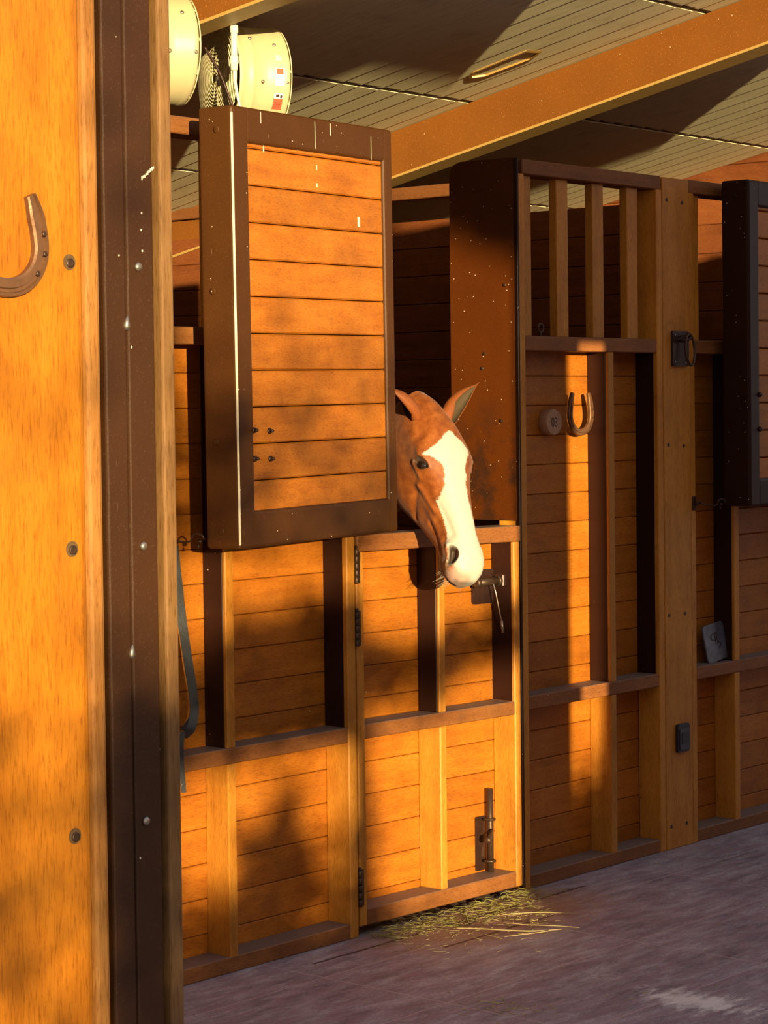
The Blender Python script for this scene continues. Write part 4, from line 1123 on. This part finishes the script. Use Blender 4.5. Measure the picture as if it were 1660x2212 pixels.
ear(H(.047, -.020, .074), (1.345, -.075, 1.728), (.45, -.9, 0), .040)
ear(H(.050, -.022, -.068), (.902, -.06, 1.716), (-.90, .25, .1), .036)
m_whisk = plain('pale_whisker', (.40, .34, .26), .5, 0, .1, 20, 0)
for sd_ in (-1, 1):
    bm = BM()
    for i in range(32 if sd_ < 0 else 14):
        s_ = random.uniform(.535, .59); y_ = random.uniform(-.135, -.108)
        p = H(s_, y_+.01, sd_*random.uniform(.012, .034))
        d = (-HD*random.uniform(.6, 1.2)+HW*sd_*random.uniform(.2, .9)+HS*random.uniform(-.1, .7)).normalized()
        L_ = random.uniform(.02, .06)
        tube(bm, [p, p+d*L_*.5, p+d*L_+Vector((0, 0, -.008*random.random()))], [.0005, .0004, .0002], 4, False)
    obj('whiskers', bm, m_whisk, tH)['kind'] = 'stuff'

# ------------------------------------------------------------------ hay and straw on the floor
m_hay = plain('green_hay', (.30, .27, .07), .7, 0, .5, 30, 0)
m_straw = plain('yellow_straw', (.60, .47, .20), .6, 0, .3, 30, 0)
rnd = random.Random(11)
def blade(bm, p, a, L_, r, up_=.3, kink=0):
    d = Vector((math.cos(a), math.sin(a), 0)); sd_ = Vector((-d.y, d.x, 0)); n = 4
    pts = []
    for i in range(n+1):
        u = i/n
        pts.append(Vector(p)+d*L_*(u-.5)+sd_*kink*L_*(u*(1-u)*4-.5)+Vector((0, 0, r+up_*L_*u*(1-u)*rnd.uniform(.3, 1.2))))
    tube(bm, pts, [r]*n+[r*.5], 4)
bm = BM()
for i in range(520):
    x = .80+.86*rnd.random()**.9
    yc = -.015-.02*rnd.random(); sp = .05+.05*math.exp(-((x-1.3)/.25)**2)
    y_ = yc-abs(rnd.gauss(0, sp))
    hgt = max(0, .022-.14*abs(y_-yc))
    blade(bm, (x, y_, rnd.random()*hgt), rnd.uniform(-.5, 3.6), rnd.uniform(.012, .06), rnd.uniform(.0005, .0011), .25, rnd.uniform(-.3, .3))
tag(obj('hay_litter', bm, m_hay, loc=(1.2, -.06, 0)), 'loose green hay swept along the bottom of the half door', 'hay', kind='stuff')
bm = BM()
for i in range(420):
    x = rnd.gauss(1.25, .25); y_ = -.03-abs(rnd.gauss(0, .16))
    blade(bm, (x, y_, 0), rnd.uniform(0, PI), rnd.uniform(.008, .05), rnd.uniform(.0004, .0009), .12, rnd.uniform(-.3, .3))
for i in range(150):
    x = rnd.uniform(.1, 3.1); y_ = rnd.uniform(-1.3, -.03)
    blade(bm, (x, y_, 0), rnd.uniform(0, PI), rnd.uniform(.004, .02), rnd.uniform(.0005, .0012), .05, rnd.uniform(-.3, .3))
for i in range(60):
    x = rnd.gauss(.42, .05); y_ = rnd.gauss(-.86, .06)
    blade(bm, (x, y_, 0), rnd.uniform(0, PI), rnd.uniform(.01, .05), rnd.uniform(.0004, .0009), .1, rnd.uniform(-.3, .3))
tag(obj('chaff_litter', bm, m_straw, loc=(1.2, -.3, 0)), 'short straw chaff scattered over the floor before the half door', 'straw', kind='stuff')
def stalk(pts, r, label):
    bm = BM(); tube(bm, spline(pts, 5) if len(pts) != 4 or pts[1][0] < 1.28 else pts, r, 5)
    tag(obj('straw_stalk', bm, m_straw), label, 'straw', 'long straw stalks before the half door')
stalk([(1.067, -0.178, 0.005), (1.097, -0.251, 0.008), (1.153, -0.398, 0.011), (1.258, -0.450, 0.005)], 0.0021, 'longest straw stalk lying across the floor groove before the half door')
stalk([(1.300, -0.185, 0.008), (1.373, -0.258, 0.011), (1.474, -0.364, 0.005)], 0.0014, 'straw stalk farthest right of the stalks before the half door')
stalk([(1.206, -0.004, 0.011), (1.301, -0.023, 0.005), (1.127, -0.182, 0.008), (1.221, -0.185, 0.011)], 0.0021, 'bent V-shaped straw stalk against the bottom of the half door')
stalk([(1.067, -0.369, 0.005), (1.134, -0.413, 0.008), (1.200, -0.450, 0.011)], 0.0014, 'thin straw stalk crossing the tip of the longest straw')
stalk([(1.221, -0.323, 0.008), (1.260, -0.419, 0.011), (1.309, -0.482, 0.005)], 0.0014, 'straw stalk between the long stalk and the right-hand stalk')
stalk([(0.833, -0.022, 0.011), (0.850, -0.080, 0.005), (0.863, -0.147, 0.008)], 0.0014, 'straw stalk at the hinge end of the half door')
stalk([(0.988, -0.049, 0.005), (1.019, -0.106, 0.008)], 0.0014, 'short straw stalk on the hay near the hinge end')
stalk([(1.557, -0.004, 0.008), (1.600, -0.004, 0.011), (1.641, -0.004, 0.005)], 0.0014, 'slanted straw stalk at the latch end of the half door')
stalk([(1.357, -0.029, 0.011), (1.423, -0.021, 0.005)], 0.0014, 'short straw stalk on the hay under the drop bolt')
stalk([(1.059, -0.293, 0.005), (1.033, -0.384, 0.008)], 0.0014, 'short straw stalk crossing the start of the longest straw')
stalk([(1.215, -0.274, 0.008), (1.219, -0.349, 0.011)], 0.0014, 'short straw stalk lying over the wall side groove')
stalk([(1.253, -0.341, 0.011), (1.280, -0.310, 0.005), (1.314, -0.316, 0.008)], 0.0014, 'small curled straw stalk near the right-hand stalk')
